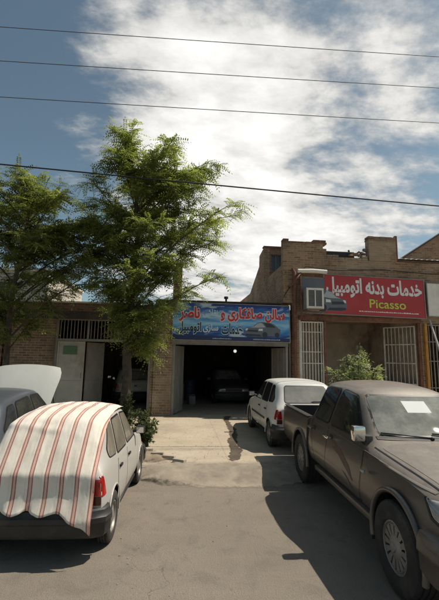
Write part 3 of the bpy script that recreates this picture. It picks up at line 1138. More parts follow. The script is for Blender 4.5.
# --- pale house behind the left tree and a neighbour with a blue shutter
b5 = tag(empty('plaster_house', (-7.5, 17, ZA)), 'pale plastered house showing through the left tree crown', 'building')
w = MB()
wall_rects(w, -10.5, -5.7, ZA, 5.55, 16.5, 16.8, [(-7.9, -7.0, 4.2, 5.1)])
w.box(-5.95, -5.7, 16.8, 22, ZA, 5.55)
part(w, 'wall', 'plaster_pale', b5)
w = MB()
w.box(-10.6, -5.6, 16.4, 22, 5.55, 5.65)
part(w, 'roof', 'plaster_white', b5)
w = MB()
w.box(-7.9, -7.0, 16.62, 16.65, 4.2, 5.1)
f_ = part(w, 'window', 'glass_dark', b5)
w = MB()
for a, b, c, d in ((-7.9, -7.86, 4.2, 5.1), (-7.04, -7.0, 4.2, 5.1), (-7.86, -7.04, 4.2, 4.24), (-7.86, -7.04, 5.06, 5.1), (-7.47, -7.43, 4.24, 5.06)):
    w.box(a, b, 16.58, 16.617, c, d)
o = w.build('frame', 'bar_white')
o.parent = f_
b6 = tag(empty('corner_shop', (-7.5, YF, ZA)), 'brick shop with a blue metal shutter left of the workshop', 'building')
w = MB()
wall_rects(w, -10.5, -5.90, ZA, 3.7, YF + 0.3, YF + 0.55, [(-8.6, -6.05, ZA, 3.0)])
w.box(-6.1, -5.9, YF + 0.55, 16.2, ZA, 3.7)
part(w, 'wall', 'brick_red', b6)
w = MB()
w.box(-10.5, -5.88, YF + 0.25, 16.3, 3.7, 3.8)
part(w, 'roof', 'roof_dark', b6)
w = MB()
for i in range(24):
    z = ZA + i * 0.12
    w.prism([(YF + 0.42, z), (YF + 0.39, z + 0.03), (YF + 0.39, z + 0.09), (YF + 0.42, z + 0.119), (YF + 0.45, z + 0.119), (YF + 0.45, z)], 'x', -8.6, -6.05)
part(w, 'shutter', 'blue_gate', b6)

# ------------------------------------------------------------------ lettering
# contextual forms (isolated, final, initial, medial) of the letters used
FORMS = {'ا': (0xFE8D, 0xFE8E, 0, 0), 'ب': (0xFE8F, 0xFE90, 0xFE91, 0xFE92), 'ت': (0xFE95, 0xFE96, 0xFE97, 0xFE98),
         'خ': (0xFEA5, 0xFEA6, 0xFEA7, 0xFEA8), 'د': (0xFEA9, 0xFEAA, 0, 0), 'ر': (0xFEAD, 0xFEAE, 0, 0), 'ز': (0xFEAF, 0xFEB0, 0, 0), 'س': (0xFEB1, 0xFEB2, 0xFEB3, 0xFEB4),
         'ش': (0xFEB5, 0xFEB6, 0xFEB7, 0xFEB8), 'ص': (0xFEB9, 0xFEBA, 0xFEBB, 0xFEBC), 'ف': (0xFED1, 0xFED2, 0xFED3, 0xFED4), 'ق': (0xFED5, 0xFED6, 0xFED7, 0xFED8),
         'ک': (0xFB8E, 0xFB8F, 0xFB90, 0xFB91), 'ل': (0xFEDD, 0xFEDE, 0xFEDF, 0xFEE0), 'م': (0xFEE1, 0xFEE2, 0xFEE3, 0xFEE4), 'ن': (0xFEE5, 0xFEE6, 0xFEE7, 0xFEE8),
         'ه': (0xFEE9, 0xFEEA, 0xFEEB, 0xFEEC), 'و': (0xFEED, 0xFEEE, 0, 0), 'ی': (0xFBFC, 0xFBFD, 0xFBFE, 0xFBFF)}


def shape_rtl(s):
    out = []
    for i, ch in enumerate(s):
        if ch not in FORMS:
            out.append(ch)
            continue
        prev = i > 0 and s[i - 1] in FORMS and FORMS[s[i - 1]][2] != 0
        nxt = i + 1 < len(s) and s[i + 1] in FORMS and FORMS[ch][2] != 0
        f = FORMS[ch]
        out.append(chr(f[3] if prev and nxt else f[1] if prev else f[2] if nxt else f[0]))
    return ''.join(reversed(out))


def contours(body):
    """closed outlines of a line of text"""
    cu = bpy.data.curves.new('lettering', 'FONT')
    cu.body = body
    ob = bpy.data.objects.new('lettering', cu)
    COL.objects.link(ob)
    bpy.context.view_layer.update()
    cv = ob.to_curve(bpy.context.evaluated_depsgraph_get())
    out = []
    for sp in cv.splines:
        bp = sp.bezier_points
        P = []
        for i in range(len(bp)):
            p, q = bp[i], bp[(i + 1) % len(bp)]
            seg = interpolate_bezier(p.co, p.handle_right, q.handle_left, q.co, 6)[:-1]
            for v in seg:
                if not P or (Vector((v.x, v.y)) - P[-1]).length > 1e-4:
                    P.append(Vector((v.x, v.y)))
        if len(P) > 2 and (P[0] - P[-1]).length < 1e-4:
            P.pop()
        if len(P) > 2:
            out.append(P)
    ob.to_curve_clear()
    bpy.data.objects.remove(ob)
    return out


def area2(P):
    return sum(a.x * b.y - b.x * a.y for a, b in zip(P, P[1:] + P[:1])) / 2


def inside(p, P):
    c = False
    for a, b in zip(P, P[1:] + P[:1]):
        if (a.y > p.y) != (b.y > p.y) and p.x < (b.x - a.x) * (p.y - a.y) / (b.y - a.y) + a.x:
            c = not c
    return c


def fatten(P, amt, sg):
    out = []
    n = len(P)
    for i in range(n):
        d0, d1 = (P[i] - P[i - 1]).normalized(), (P[(i + 1) % n] - P[i]).normalized()
        n0, n1 = Vector((d0.y, -d0.x)), Vector((d1.y, -d1.x))
        m = n0 + n1
        m = m / max(0.6, m.dot(n0)) if m.length > 1e-6 else n0
        out.append(P[i] + m * amt * sg)
    return out


def text_bm(bm, body, rect, y, bold, depth, fit_bold, mi=0):
    """solid letters fitted in the rectangle on the plane y, facing -Y"""
    x0, x1, z0, z1 = rect
    cs_ = contours(body)
    sg = 1 if area2(max(cs_, key=lambda P: abs(area2(P)))) > 0 else -1
    fb = [fatten(P, fit_bold, sg) for P in cs_]
    lo = (min(p.x for P in fb for p in P), min(p.y for P in fb for p in P))
    hi = (max(p.x for P in fb for p in P), max(p.y for P in fb for p in P))
    sx, sz = (x1 - x0) / (hi[0] - lo[0]), (z1 - z0) / (hi[1] - lo[1])
    outer = [P for P in cs_ if area2(P) * sg > 0]
    holes = [P for P in cs_ if area2(P) * sg < 0]
    own = {i: [] for i in range(len(outer))}
    for H in holes:
        k = [i for i, O in enumerate(outer) if inside(H[0], O)]
        if k:
            own[min(k, key=lambda i: abs(area2(outer[i])))].append(H)
    for i, O in enumerate(outer):
        loops = [fatten(O, bold, sg)] + [fatten(H, bold, sg) for H in own[i]]
        loops = [loops[0]] + [H for H in loops[1:] if area2(H) * sg < 0]
        loops = [[((p.x - lo[0]) * sx + x0, (p.y - lo[1]) * sz + z0) for p in L_] for L_ in loops]
        yf = y - depth - 0.0005 * (i % 5)
        tri = tessellate_polygon([[Vector((p[0], p[1], 0)) for p in L_] for L_ in loops])
        fl = [p for L_ in loops for p in L_]
        F_ = [bm.verts.new((p[0], yf, p[1])) for p in fl]
        B_ = [bm.verts.new((p[0], y, p[1])) for p in fl]
        for t in tri:
            a, b, c = (fl[k] for k in t)
            ar = (b[0] - a[0]) * (c[1] - a[1]) - (c[0] - a[0]) * (b[1] - a[1])
            if abs(ar) < 1e-9:
                continue
            try:
                f = bm.faces.new([F_[k] for k in (t if ar > 0 else t[::-1])])
                f.material_index = mi
            except ValueError:
                pass
        o = 0
        for L_ in loops:
            m = len(L_)
            for k in range(m):
                f = bm.faces.new((F_[o + k], B_[o + k], B_[o + (k + 1) % m], F_[o + (k + 1) % m]))
                f.material_index = mi
            o += m


def text(name, body, rect, y, mat, parent, bold=0.02, depth=0.003):
    bm = bmesh.new()
    text_bm(bm, body, rect, y, bold, depth, bold)
    me = bpy.data.meshes.new(name)
    bm.to_mesh(me)
    bm.free()
    return link(name, me, mat, parent)


def outlined(name, body, rect, y, mat, edge, parent, bold, out):
    """letters with a wider outline behind them; one mesh, two materials"""
    bm = bmesh.new()
    text_bm(bm, body, rect, y, bold + out, 0.002, bold, 1)
    text_bm(bm, body, rect, y - 0.0055, bold, 0.001, bold, 0)
    me = bpy.data.meshes.new(name)
    bm.to_mesh(me)
    bm.free()
    return link(name, me, [mat, edge], parent)


def flat(name, poly, y, mat, parent, t=0.003):
    return MB().prism(poly, 'y', y, y - t).build(name, mat, parent)


for n, c in dict(ink_red=(0.55, 0.03, 0.022), ink_white=(0.72, 0.71, 0.68), ink_black=(0.015, 0.015, 0.02), ink_yellow=(0.66, 0.55, 0.08), ink_navy=(0.02, 0.03, 0.10),
                 ink_cyan=(0.50, 0.66, 0.72), ink_grey=(0.13, 0.14, 0.16), ink_dark=(0.035, 0.037, 0.045), ink_pale=(0.40, 0.42, 0.44), ink_pink=(0.74, 0.66, 0.65),
                 ink_brown=(0.16, 0.10, 0.02)).items():
    MAT[n] = simple(n, c, 0.5, var=0.08, scale=4)


def sign_mats():
    m, nt, b = new_mat('blue_print')        # printed sky, water and rays
    co = objco(nt)
    sp = nt.nodes.new('ShaderNodeSeparateXYZ')
    lk(nt, co, sp.inputs[0])
    mp = nt.nodes.new('ShaderNodeMapping')
    mp.inputs['Scale'].default_value = (0.55, 1, 2.4)
    lk(nt, co, mp.inputs[0])
    n1 = noise(nt, mp.outputs[0], 1.7, 5, 0.55, 0.8)
    z = mth(nt, 'ADD', mth(nt, 'DIVIDE', sp.outputs[2], 1.28), mth(nt, 'MULTIPLY', mth(nt, 'SUBTRACT', n1, 0.5), 0.55))
    c = ramp(nt, z, [(0.03, (0.012, 0.03, 0.15)), (0.17, (0.012, 0.055, 0.24)), (0.30, (0.03, 0.22, 0.50)), (0.46, (0.30, 0.56, 0.74)), (0.66, (0.05, 0.22, 0.52)), (0.92, (0.012, 0.035, 0.20))])
    n2 = noise(nt, mp.outputs[0], 1.3, 4, 0.55, 1.4)
    c = mixc(nt, rng_map(nt, n2, 0.50, 0.64, 0, 0.75), c, (0.58, 0.72, 0.78))
    lk(nt, c, b.inputs['Base Color'])
    b.inputs['Roughness'].default_value = 0.45
    MAT['blue_print'] = m
    m, nt, b = new_mat('red_print')
    co = objco(nt)
    n1 = noise(nt, co, 1.2, 5, 0.6)
    c = ramp(nt, n1, [(0.3, (0.36, 0.026, 0.030)), (0.7, (0.46, 0.042, 0.042))])
    n2 = noise(nt, co, 3, 6, 0.7)
    c = mixc(nt, rng_map(nt, n2, 0.55, 0.75, 0, 0.25), c, (0.36, 0.13, 0.10))
    lk(nt, c, b.inputs['Base Color'])
    b.inputs['Roughness'].default_value = 0.5
    MAT['red_print'] = m


sign_mats()


def car_picture(root, x0, x1, z0, z1, y, flip, body='ink_grey'):
    """a printed three quarter view of a car, flat on its board"""
    def P(pts):
        return [((x0 + (1 - u if flip else u) * (x1 - x0)), z0 + v * (z1 - z0)) for u, v in pts]
    pic = flat('picture', P([(0.00, 0.22), (0.02, 0.50), (0.10, 0.60), (0.24, 0.70), (0.36, 0.94), (0.48, 1.0), (0.70, 0.98), (0.84, 0.84), (0.94, 0.62), (1.0, 0.52), (1.0, 0.26), (0.95, 0.12),
                             (0.85, 0.06), (0.6, 0.08), (0.5, 0.02), (0.12, 0.04), (0.03, 0.12)]), y, body, root, 0.003)
    y -= 0.0035
    flat('windscreen', P([(0.14, 0.62), (0.27, 0.70), (0.36, 0.90), (0.47, 0.95), (0.58, 0.66), (0.40, 0.62)]), y, 'ink_pale', pic, 0.002)
    flat('side_window', P([(0.61, 0.66), (0.53, 0.94), (0.69, 0.93), (0.80, 0.80), (0.86, 0.64)]), y, 'ink_dark', pic, 0.002)
    flat('grille', P([(0.06, 0.36), (0.07, 0.48), (0.36, 0.46), (0.36, 0.32)]), y, 'ink_dark', pic, 0.002)
    flat('bumper', P([(0.03, 0.10), (0.03, 0.20), (0.42, 0.17), (0.48, 0.05), (0.14, 0.05)]), y, 'ink_dark', pic, 0.002)
    for a, b in ((0.02, 0.09), (0.38, 0.50)):
        flat('headlight', P([(a, 0.42), (a + 0.01, 0.54), (b, 0.56), (b, 0.42)]), y, 'ink_white', pic, 0.002)
    for u, r_ in ((0.56, 0.10), (0.90, 0.085)):
        flat('wheel', P([(u + r_ * 0.75 * math.cos(t * PI / 8), 0.16 + r_ * 1.9 * math.sin(t * PI / 8)) for t in range(16)]), y - 0.001, 'ink_dark', pic, 0.002)
    return pic


# --- blue signboard
SW, SH = 4.04, 1.27
sg = tag(empty('signboard', (-0.28, YF - 0.16, 2.625)), 'wide blue signboard with red and black lettering above the dark garage', 'sign')
sg.rotation_euler = (R(-4), R(0.25), 0)
MB().box(0, SW, -0.012, 0.012, 0, SH).build('panel', 'blue_print', sg)
f = MB()
for a, b, c, d in ((-0.03, 0, -0.03, SH + 0.03), (SW, SW + 0.03, -0.03, SH + 0.03), (0, SW, SH, SH + 0.03), (0, SW, -0.03, 0)):
    f.box(a, b, -0.022, 0.03, c, d)
f.box(0.3, 0.34, 0.013, 0.13, 0.2, 0.24)
f.box(3.6, 3.64, 0.013, 0.13, 0.2, 0.24)
f.box(0.3, 0.34, 0.013, 0.2, 1.0, 1.04)
f.box(3.6, 3.64, 0.013, 0.2, 1.0, 1.04)
f.build('frame', 'steel_grey', sg)
yy = -0.0125
flat('base_band', [(0.0, 0.0), (SW, 0.0), (SW, 0.13), (0.0, 0.15)], yy, 'ink_navy', sg, 0.002)
car_picture(sg, 2.46, 3.72, 0.15, 0.68, yy - 0.002, False)
outlined('lettering', shape_rtl('سالن صافکاری و'), (1.62, 3.88, 0.66, 1.16), yy - 0.001, 'ink_red', 'ink_pink', sg, 0.042, 0.05)
text('lettering', shape_rtl('نقاشی'), (1.00, 1.52, 0.76, 1.08), yy - 0.001, 'ink_cyan', sg, 0.03)
outlined('lettering', shape_rtl('ناصر'), (0.20, 0.90, 0.62, 1.14), yy - 0.001, 'ink_red', 'ink_pink', sg, 0.042, 0.05)
outlined('lettering', shape_rtl('خدمات'), (1.66, 2.40, 0.22, 0.60), yy - 0.001, 'ink_black', 'ink_cyan', sg, 0.03, 0.05)
text('lettering', shape_rtl('سازی'), (1.02, 1.54, 0.26, 0.56), yy - 0.001, 'ink_white', sg, 0.02)
outlined('lettering', shape_rtl('اتومبیل'), (0.16, 0.96, 0.20, 0.62), yy - 0.001, 'ink_black', 'ink_cyan', sg, 0.03, 0.05)
f = MB()
rr = random.Random(3)
for (a, b, z, h) in ((2.75, 3.7, 0.055, 0.030), (1.35, 2.0, 0.055, 0.026), (1.15, 1.75, 1.17, 0.02)):
    f = MB()
    f.box(a, b, yy - 0.0065, yy - 0.0025, z - 0.004, z)
    x = a
    while x < b:
        w_ = rr.uniform(0.02, 0.06)
        f.box(x, min(b, x + w_), yy - 0.006, yy - 0.003, z, z + h * rr.uniform(0.7, 1.1))
        x += w_ + rr.uniform(0.008, 0.02)
    f.build('lettering', 'ink_pale', sg)

# --- red signboard
RW, RH = 4.62, 1.42
rs = tag(empty('signboard', (4.20, YF - 0.20, 3.67)), 'wide red signboard with white and yellow lettering on the brick shop', 'sign')
rs.rotation_euler = (R(-3), R(1.1), 0)
p_ = MB()
p_.box(0.84, RW, -0.012, 0.012, 0, RH)
p_.build('panel', 'red_print', rs)
p_ = MB()
p_.box(0, 0.837, -0.012, 0.012, 0, RH - 0.16)
p_.build('picture_panel', 'ink_grey', rs)
f = MB()
for a, b, c, d in ((-0.03, 0, -0.03, RH - 0.13), (RW, RW + 0.03, -0.03, RH + 0.03), (0.84, RW, RH, RH + 0.03), (0, RW, -0.03, 0), (0, 0.81, RH - 0.16, RH - 0.13), (0.80, 0.835, RH - 0.13, RH + 0.03)):
    f.box(a, b, -0.024, 0.03, c, d)
for x in (0.5, 2.3, 4.2):
    f.box(x, x + 0.04, 0.013, 0.17, 0.25, 0.29)
    f.box(x, x + 0.04, 0.013, 0.2, 1.1, 1.14)
f.build('frame', 'steel_grey', rs)
car_picture(rs, 0.10, 1.66, 0.08, 0.86, yy, True, 'ink_grey')
text('lettering', shape_rtl('خدمات بدنه اتومبیل'), (0.90, 4.54, 0.62, 1.36), yy, 'ink_white', rs, 0.035)
outlined('lettering', 'Picasso', (2.50, 3.88, 0.28, 0.60), yy - 0.001, 'ink_yellow', 'ink_brown', rs, 0.012, 0.03)
f = MB()
for (a, b, z, h) in ((2.1, 4.35, 0.13, 0.035),):
    f.box(a, b, yy - 0.0045, yy + 0.0005, z - 0.005, z)
    x = a
    while x < b:
        w_ = rr.uniform(0.03, 0.09)
        f.box(x, min(b, x + w_), yy - 0.004, yy, z, z + h * rr.uniform(0.7, 1.1))
        x += w_ + rr.uniform(0.012, 0.03)
f.build('lettering', 'ink_pink', rs)

# --- blank cream signboard at the right edge
ws = tag(empty('signboard', (8.98, YF - 0.16, 3.68)), 'blank cream signboard right of the red signboard', 'sign')
ws.rotation_euler = (R(-2), R(0.8), 0)
MB().box(0, 2.6, -0.012, 0.012, 0, 1.22).build('panel', 'plaster_white', ws)
f = MB()
for a, b, c, d in ((-0.03, 0, -0.03, 1.25), (2.6, 2.63, -0.03, 1.25), (0, 2.6, 1.22, 1.25), (0, 2.6, -0.03, 0)):
    f.box(a, b, -0.022, 0.03, c, d)
for x in (0.4, 2.0):
    f.box(x, x + 0.04, 0.013, 0.14, 0.2, 0.24)
    f.box(x, x + 0.04, 0.013, 0.16, 1.0, 1.04)
f.build('frame', 'steel_grey', ws)

# --- evaporative cooler in front of the picture panel
ac = tag(empty('air_cooler', (4.54, YF - 0.45, 3.74)), 'boxy metal air cooler with pale louvred front left of the red lettering', 'air cooler')
MB().box(-0.34, 0.34, -0.17, 0.17, 0.0, 0.84, bev=0.012).build('body', 'steel_grey', ac)
f = MB()
for a, b, c, d in ((-0.33, -0.26, 0.03, 0.82), (0.26, 0.33, 0.03, 0.82), (-0.26, 0.26, 0.75, 0.82), (-0.26, 0.26, 0.03, 0.11), (-0.02, 0.02, 0.11, 0.76)):
    f.box(a, b, -0.20, -0.172, c, d)
f.build('front_frame', 'plaster_white', ac)
f = MB()
for i in range(10):
    z = 0.12 + i * 0.064
    f.prism([(-0.192, z), (-0.175, z + 0.045), (-0.172, z + 0.045), (-0.189, z)], 'x', -0.265, -0.025)
    f.prism([(-0.192, z), (-0.175, z + 0.045), (-0.172, z + 0.045), (-0.189, z)], 'x', 0.025, 0.265)
f.build('louvres', 'bar_dark', ac)
f = MB()
for x in (-0.3, 0.3):
    f.tube([(x, -0.16, -0.018), (x, 0.465, -0.018)], 0.016, 6)
    f.tube([(x, -0.15, -0.02), (x, 0.465, -0.36)], 0.014, 6)
f.tube([(-0.3, 0.2, -0.018), (0.3, 0.2, -0.018)], 0.014, 6)
f.build('bracket', 'rust', ac)
ac.scale = (0.92, 0.92, 0.88)

# ------------------------------------------------------------------ vehicles


def shell_mesh(stations, creases=None, level=2, cap_crease=0.7, long_crease=None):
    """stations: (y, [8 points (x, z) from bottom centre to top centre])"""
    bm = bmesh.new()
    cl = bm.edges.layers.float.new('crease_edge')
    rings = []
    for y, pts in stations:
        rgt = [bm.verts.new((x, y, z)) for x, z in pts]
        lft = [rgt[0]] + [bm.verts.new((-x, y, z)) for x, z in pts[1:-1]] + [rgt[-1]]
        rings.append((rgt, lft))
    n = len(stations[0][1])
    for (ra, la), (rb_, lb) in zip(rings, rings[1:]):
        for k in range(n - 1):
            bm.faces.new((ra[k], ra[k + 1], rb_[k + 1], rb_[k]))
            bm.faces.new((la[k + 1], la[k], lb[k], lb[k + 1]))
    for (r_, l_), fl in ((rings[0], False), (rings[-1], True)):
        for k in range(n - 1):
            vs = [r_[k], r_[k + 1], l_[k + 1], l_[k]]
            vs = list(dict.fromkeys(vs))
            bm.faces.new(vs)
    bm.normal_update()
    bmesh.ops.recalc_face_normals(bm, faces=bm.faces)
    for r_, l_ in (rings[0], rings[-1]):
        for side in (r_, l_):
            for a, b in zip(side, side[1:]):
                e = bm.edges.get((a, b))
                if e:
                    e[cl] = cap_crease
    for k, c in (long_crease or {}).items():
        for (ra, la), (rb_, lb) in zip(rings, rings[1:]):
            for a, b in ((ra[k], rb_[k]), (la[k], lb[k])):
                e = bm.edges.get((a, b))
                if e:
                    e[cl] = max(e[cl], c)
    me = bpy.data.meshes.new('shell')
    bm.to_mesh(me)
    bm.free()
    o = bpy.data.objects.new('shell', me)
    COL.objects.link(o)
    md = o.modifiers.new('s', 'SUBSURF')
    md.levels = level
    md.render_levels = level
    me2 = evaluated(o)
    bpy.data.objects.remove(o)
    return me2


def cut(me, cutters, mats, smooth=32):
    """boolean-difference cutter meshes (second material slot) out of a mesh"""
    a = bpy.data.objects.new('a', me)
    COL.objects.link(a)
    me.materials.clear()
    for m in mats:
        me.materials.append(MAT[m])
    tmp = []
    for c in cutters:
        c.materials.clear()
        for m in mats:
            c.materials.append(MAT[m])
        for p in c.polygons:
            p.material_index = 1
        b = bpy.data.objects.new('b', c)
        COL.objects.link(b)
        tmp.append(b)
        md = a.modifiers.new('c', 'BOOLEAN')
        md.object = b
        md.operation = 'DIFFERENCE'
        md.solver = 'EXACT'
    out = evaluated(a)
    bpy.data.objects.remove(a)
    for b in tmp:
        bpy.data.objects.remove(b)
    for p in out.polygons:
        p.use_smooth = True
    out.set_sharp_from_angle(angle=R(smooth))
    return out


def cyl_mesh(y, z, r, x0, x1, n=40):
    mb = MB()
    mb.prism([(y + r * math.cos(2 * PI * k / n), z + r * math.sin(2 * PI * k / n)) for k in range(n)], 'x', x0, x1)
    return mb.mesh('cyl')


def bvh_of(me):
    return BVHTree.FromPolygons([v.co[:] for v in me.vertices], [p.vertices[:] for p in me.polygons])


def round_poly(pts, r, seg=4):
    out = []
    n = len(pts)
    for i in range(n):
        p0, p, p1 = Vector(pts[i - 1]), Vector(pts[i]), Vector(pts[(i + 1) % n])
        d0, d1 = (p0 - p), (p1 - p)
        rr_ = min(r, d0.length * 0.45, d1.length * 0.45)
        a, b = p + d0.normalized() * rr_, p + d1.normalized() * rr_
        for k in range(seg + 1):
            t = k / seg
            q = a * (1 - t) ** 2 + p * 2 * t * (1 - t) + b * t * t
            out.append((q.x, q.y))
    return out


def project(name, bvh, poly, view, off, mat, parent, cell=0.05, thick=0.0):
    """a thin panel lying on the shell: the outline seen from one side, laid on the surface"""
    bm = bmesh.new()
    bm.faces.new([bm.verts.new((p[0], p[1], 0)) for p in poly])
    for ax in (0, 1):
        vals = [p[ax] for p in poly]
        lo, hi = min(vals), max(vals)
        for k in range(1, int((hi - lo) / cell) + 1):
            co = [0, 0, 0]
            no = [0, 0, 0]
            co[ax] = lo + k * cell
            no[ax] = 1
            bmesh.ops.bisect_plane(bm, geom=bm.verts[:] + bm.edges[:] + bm.faces[:], plane_co=co, plane_no=no)
    bad = []
    for v in bm.verts:
        a, b = v.co.x, v.co.y
        o, d = {'right': ((4, a, b), (-1, 0, 0)), 'left': ((-4, a, b), (1, 0, 0)), 'front': ((a, 6, b), (0, -1, 0)), 'rear': ((a, -6, b), (0, 1, 0)), 'top': ((a, b, 5), (0, 0, -1))}[view]
        h = bvh.ray_cast(Vector(o), Vector(d))
        if h[0] is None:
            bad.append(v)
            continue
        v.co = h[0] - Vector(d) * off
    bmesh.ops.delete(bm, geom=bad, context='VERTS')
    bmesh.ops.recalc_face_normals(bm, faces=bm.faces)
    dirv = Vector({'right': (1, 0, 0), 'left': (-1, 0, 0), 'front': (0, 1, 0), 'rear': (0, -1, 0), 'top': (0, 0, 1)}[view])
    s = sum((f.normal.dot(dirv) for f in bm.faces), 0.0)
    if s < 0:
        bmesh.ops.reverse_faces(bm, faces=bm.faces[:])
    if thick:
        r = bmesh.ops.extrude_face_region(bm, geom=bm.faces[:])
        for v in [e for e in r['geom'] if isinstance(e, bmesh.types.BMVert)]:
            v.co += dirv * thick
        bmesh.ops.recalc_face_normals(bm, faces=bm.faces)
    me = bpy.data.meshes.new(name)
    bm.to_mesh(me)
    bm.free()
    for p in me.polygons:
        p.use_smooth = True
    me.set_sharp_from_angle(angle=R(50))
    if name is None:
        return me
    return link(name, me, mat, parent)


def strip(pts, w):
    """outline of a thin band along a 2D polyline"""
    L_, R_ = [], []
    P = [Vector(p) for p in pts]
    for i, p in enumerate(P):
        d = (P[min(i + 1, len(P) - 1)] - P[max(i - 1, 0)]).normalized()
        n = Vector((-d.y, d.x)) * w / 2
        L_.append(tuple(p + n))
        R_.append(tuple(p - n))
    return L_ + R_[::-1]


def window(bvh, poly, view, glassm, parent, r=0.05, rub=0.022, name='window'):
    """glass with its rubber seal as a sub-part"""
    pr = round_poly(poly, r)
    wdw = project(name, bvh, pr, view, 0.007, glassm, parent)
    c = Vector((sum(p[0] for p in pr) / len(pr), sum(p[1] for p in pr) / len(pr)))
    # seal: a slightly larger outline just below the glass
    big = []
    n = len(pr)
    for i in range(n):
        a, b = Vector(pr[i - 1]), Vector(pr[(i + 1) % n])
        d = (b - a)
        if d.length < 1e-6:
            continue
        nn = Vector((d.y, -d.x)).normalized()
        p = Vector(pr[i])
        if nn.dot(p - c) < 0:
            nn = -nn
        q = p + nn * rub
        big.append((q.x, q.y))
    project('window_seal', bvh, big, view, 0.003, 'trim', wdw)
    return wdw


def tyre_mesh(r, w, rr_):
    mb = MB()
    h = w / 2
    prof = [(rr_, -h * 0.80), (rr_ + 0.012, -h * 0.93), (rr_ + (r - rr_) * 0.45, -h * 1.0), (r - 0.035, -h * 0.96), (r - 0.012, -h * 0.86), (r, -h * 0.70)]
    for k in (-0.42, 0.0, 0.42):
        prof += [(r, h * (k - 0.07)), (r - 0.010, h * (k - 0.05)), (r - 0.010, h * (k + 0.05)), (r, h * (k + 0.07))]
    prof += [(r, h * 0.70), (r - 0.012, h * 0.86), (r - 0.035, h * 0.96), (rr_ + (r - rr_) * 0.45, h * 1.0), (rr_ + 0.012, h * 0.93), (rr_, h * 0.80)]
    mb.lathe(prof, 44)
    return mb.mesh('tyre', 30)


def rim_mesh(R_, w, style):
    """rim facing +X"""
    mb = MB()
    h = w / 2
    mb.lathe([(R_ + 0.002, -h * 0.8), (R_ + 0.004, h * 0.80), (R_ - 0.012, h * 0.84), (R_ - 0.022, h * 0.66), (R_ - 0.028, h * 0.2)], 44)
    mb.lathe([(R_ - 0.028, h * 0.2), (0.001, h * 0.16)], 32, mi=1)      # dark hollow behind the spokes
    if style == 'slots':
        mb.lathe([(R_ - 0.016, h * 0.70), (R_ * 0.84, h * 0.80)], 40)
        mb.lathe([(R_ * 0.50, h * 0.74), (R_ * 0.36, h * 0.88), (R_ * 0.2, h * 0.90), (R_ * 0.17, h * 1.0), (0.001, h * 1.02)], 40)
        ns = 14
        for k in range(ns):
            a = 2 * PI * k / ns
            M = Matrix.Rotation(a, 4, 'X')
            mb.prism([(-0.016, R_ * 0.46), (-0.030, R_ * 0.86), (0.030, R_ * 0.86), (0.016, R_ * 0.46)], 'x', h * 0.62, h * 0.79)
            for v in mb.bm.verts[-8:] if False else list(mb.bm.verts)[-8:]:
                v.co = M @ v.co
    else:
        mb.lathe([(R_ - 0.018, h * 0.55), (R_ * 0.80, h * 0.42), (R_ * 0.62, h * 0.62), (R_ * 0.40, h * 0.66), (R_ * 0.30, h * 0.80), (0.001, h * 0.84)], 36)
        for k in range(10):
            a = 2 * PI * k / 10
            M = Matrix.Rotation(a, 4, 'X')
            mb.box(h * 0.44, h * 0.50, -0.014, 0.014, R_ * 0.66, R_ * 0.82, mi=1)
            for v in list(mb.bm.verts)[-8:]:
                v.co = M @ v.co
    return mb.mesh('rim', 35)


WHEELS = {}


def wheel(root, x, y, r, w, side, style, rim_frac=0.58, steer=0.0):
    key = (r, w, style)
    if key not in WHEELS:
        t = tyre_mesh(r, w, r * rim_frac)
        t.materials.append(MAT['rubber'])
        m = rim_mesh(r * rim_frac, w, style)
        m.materials.append(MAT['rim'])
        m.materials.append(MAT['trim'])
        WHEELS[key] = (t, m)
    wv = empty('wheel', (x, y, r), 0 if side > 0 else PI, root)
    wv.rotation_euler[2] += steer
    wv.rotation_euler[0] = random.uniform(0, 1.0)
    for nm, me in zip(('tyre', 'rim'), WHEELS[key]):
        o = bpy.data.objects.new(nm, me)
        COL.objects.link(o)
        o.parent = wv
    return wv


def arch_lip(mb, x, y, z, r, w0, a0=-8, a1=188, n=26, t=0.02):
    """a flared lip round a wheel opening"""
    pts = [(x, y + r * math.cos(R(a0 + (a1 - a0) * k / n)), z + r * math.sin(R(a0 + (a1 - a0) * k / n))) for k in range(n + 1)]
    mb.tube(pts, t, 8)


def bumper(path, prof, closed=False):
    """sweep a profile (outward offset, z) along an XY path"""
    mb = MB()
    P = [Vector(p) for p in path]
    rings = []
    for i, p in enumerate(P):
        d = (P[min(i + 1, len(P) - 1)] - P[max(i - 1, 0)]).normalized()
        n = Vector((d.y, -d.x))
        rings.append([mb.bm.verts.new((p.x + n.x * o, p.y + n.y * o, z)) for o, z in prof])
    m = len(prof)
    for a, b in zip(rings, rings[1:]):
        for k in range(m):
            mb.bm.faces.new((a[k], a[(k + 1) % m], b[(k + 1) % m], b[k]))
    mb.bm.faces.new(rings[0][::-1])
    mb.bm.faces.new(rings[-1])
    return mb


def st8(y, zb, wb, wm, zm, ws, zs, wr, zr, zt):
    return (y, [(0, zb), (wb, zb), (wm - 0.02, zb + 0.14), (wm, zm), (ws, zs), (wr, zr), (wr * 0.62, zt - (zt - zr) * 0.22), (0, zt)])


# ---------------------------------------------------------- small hatchback


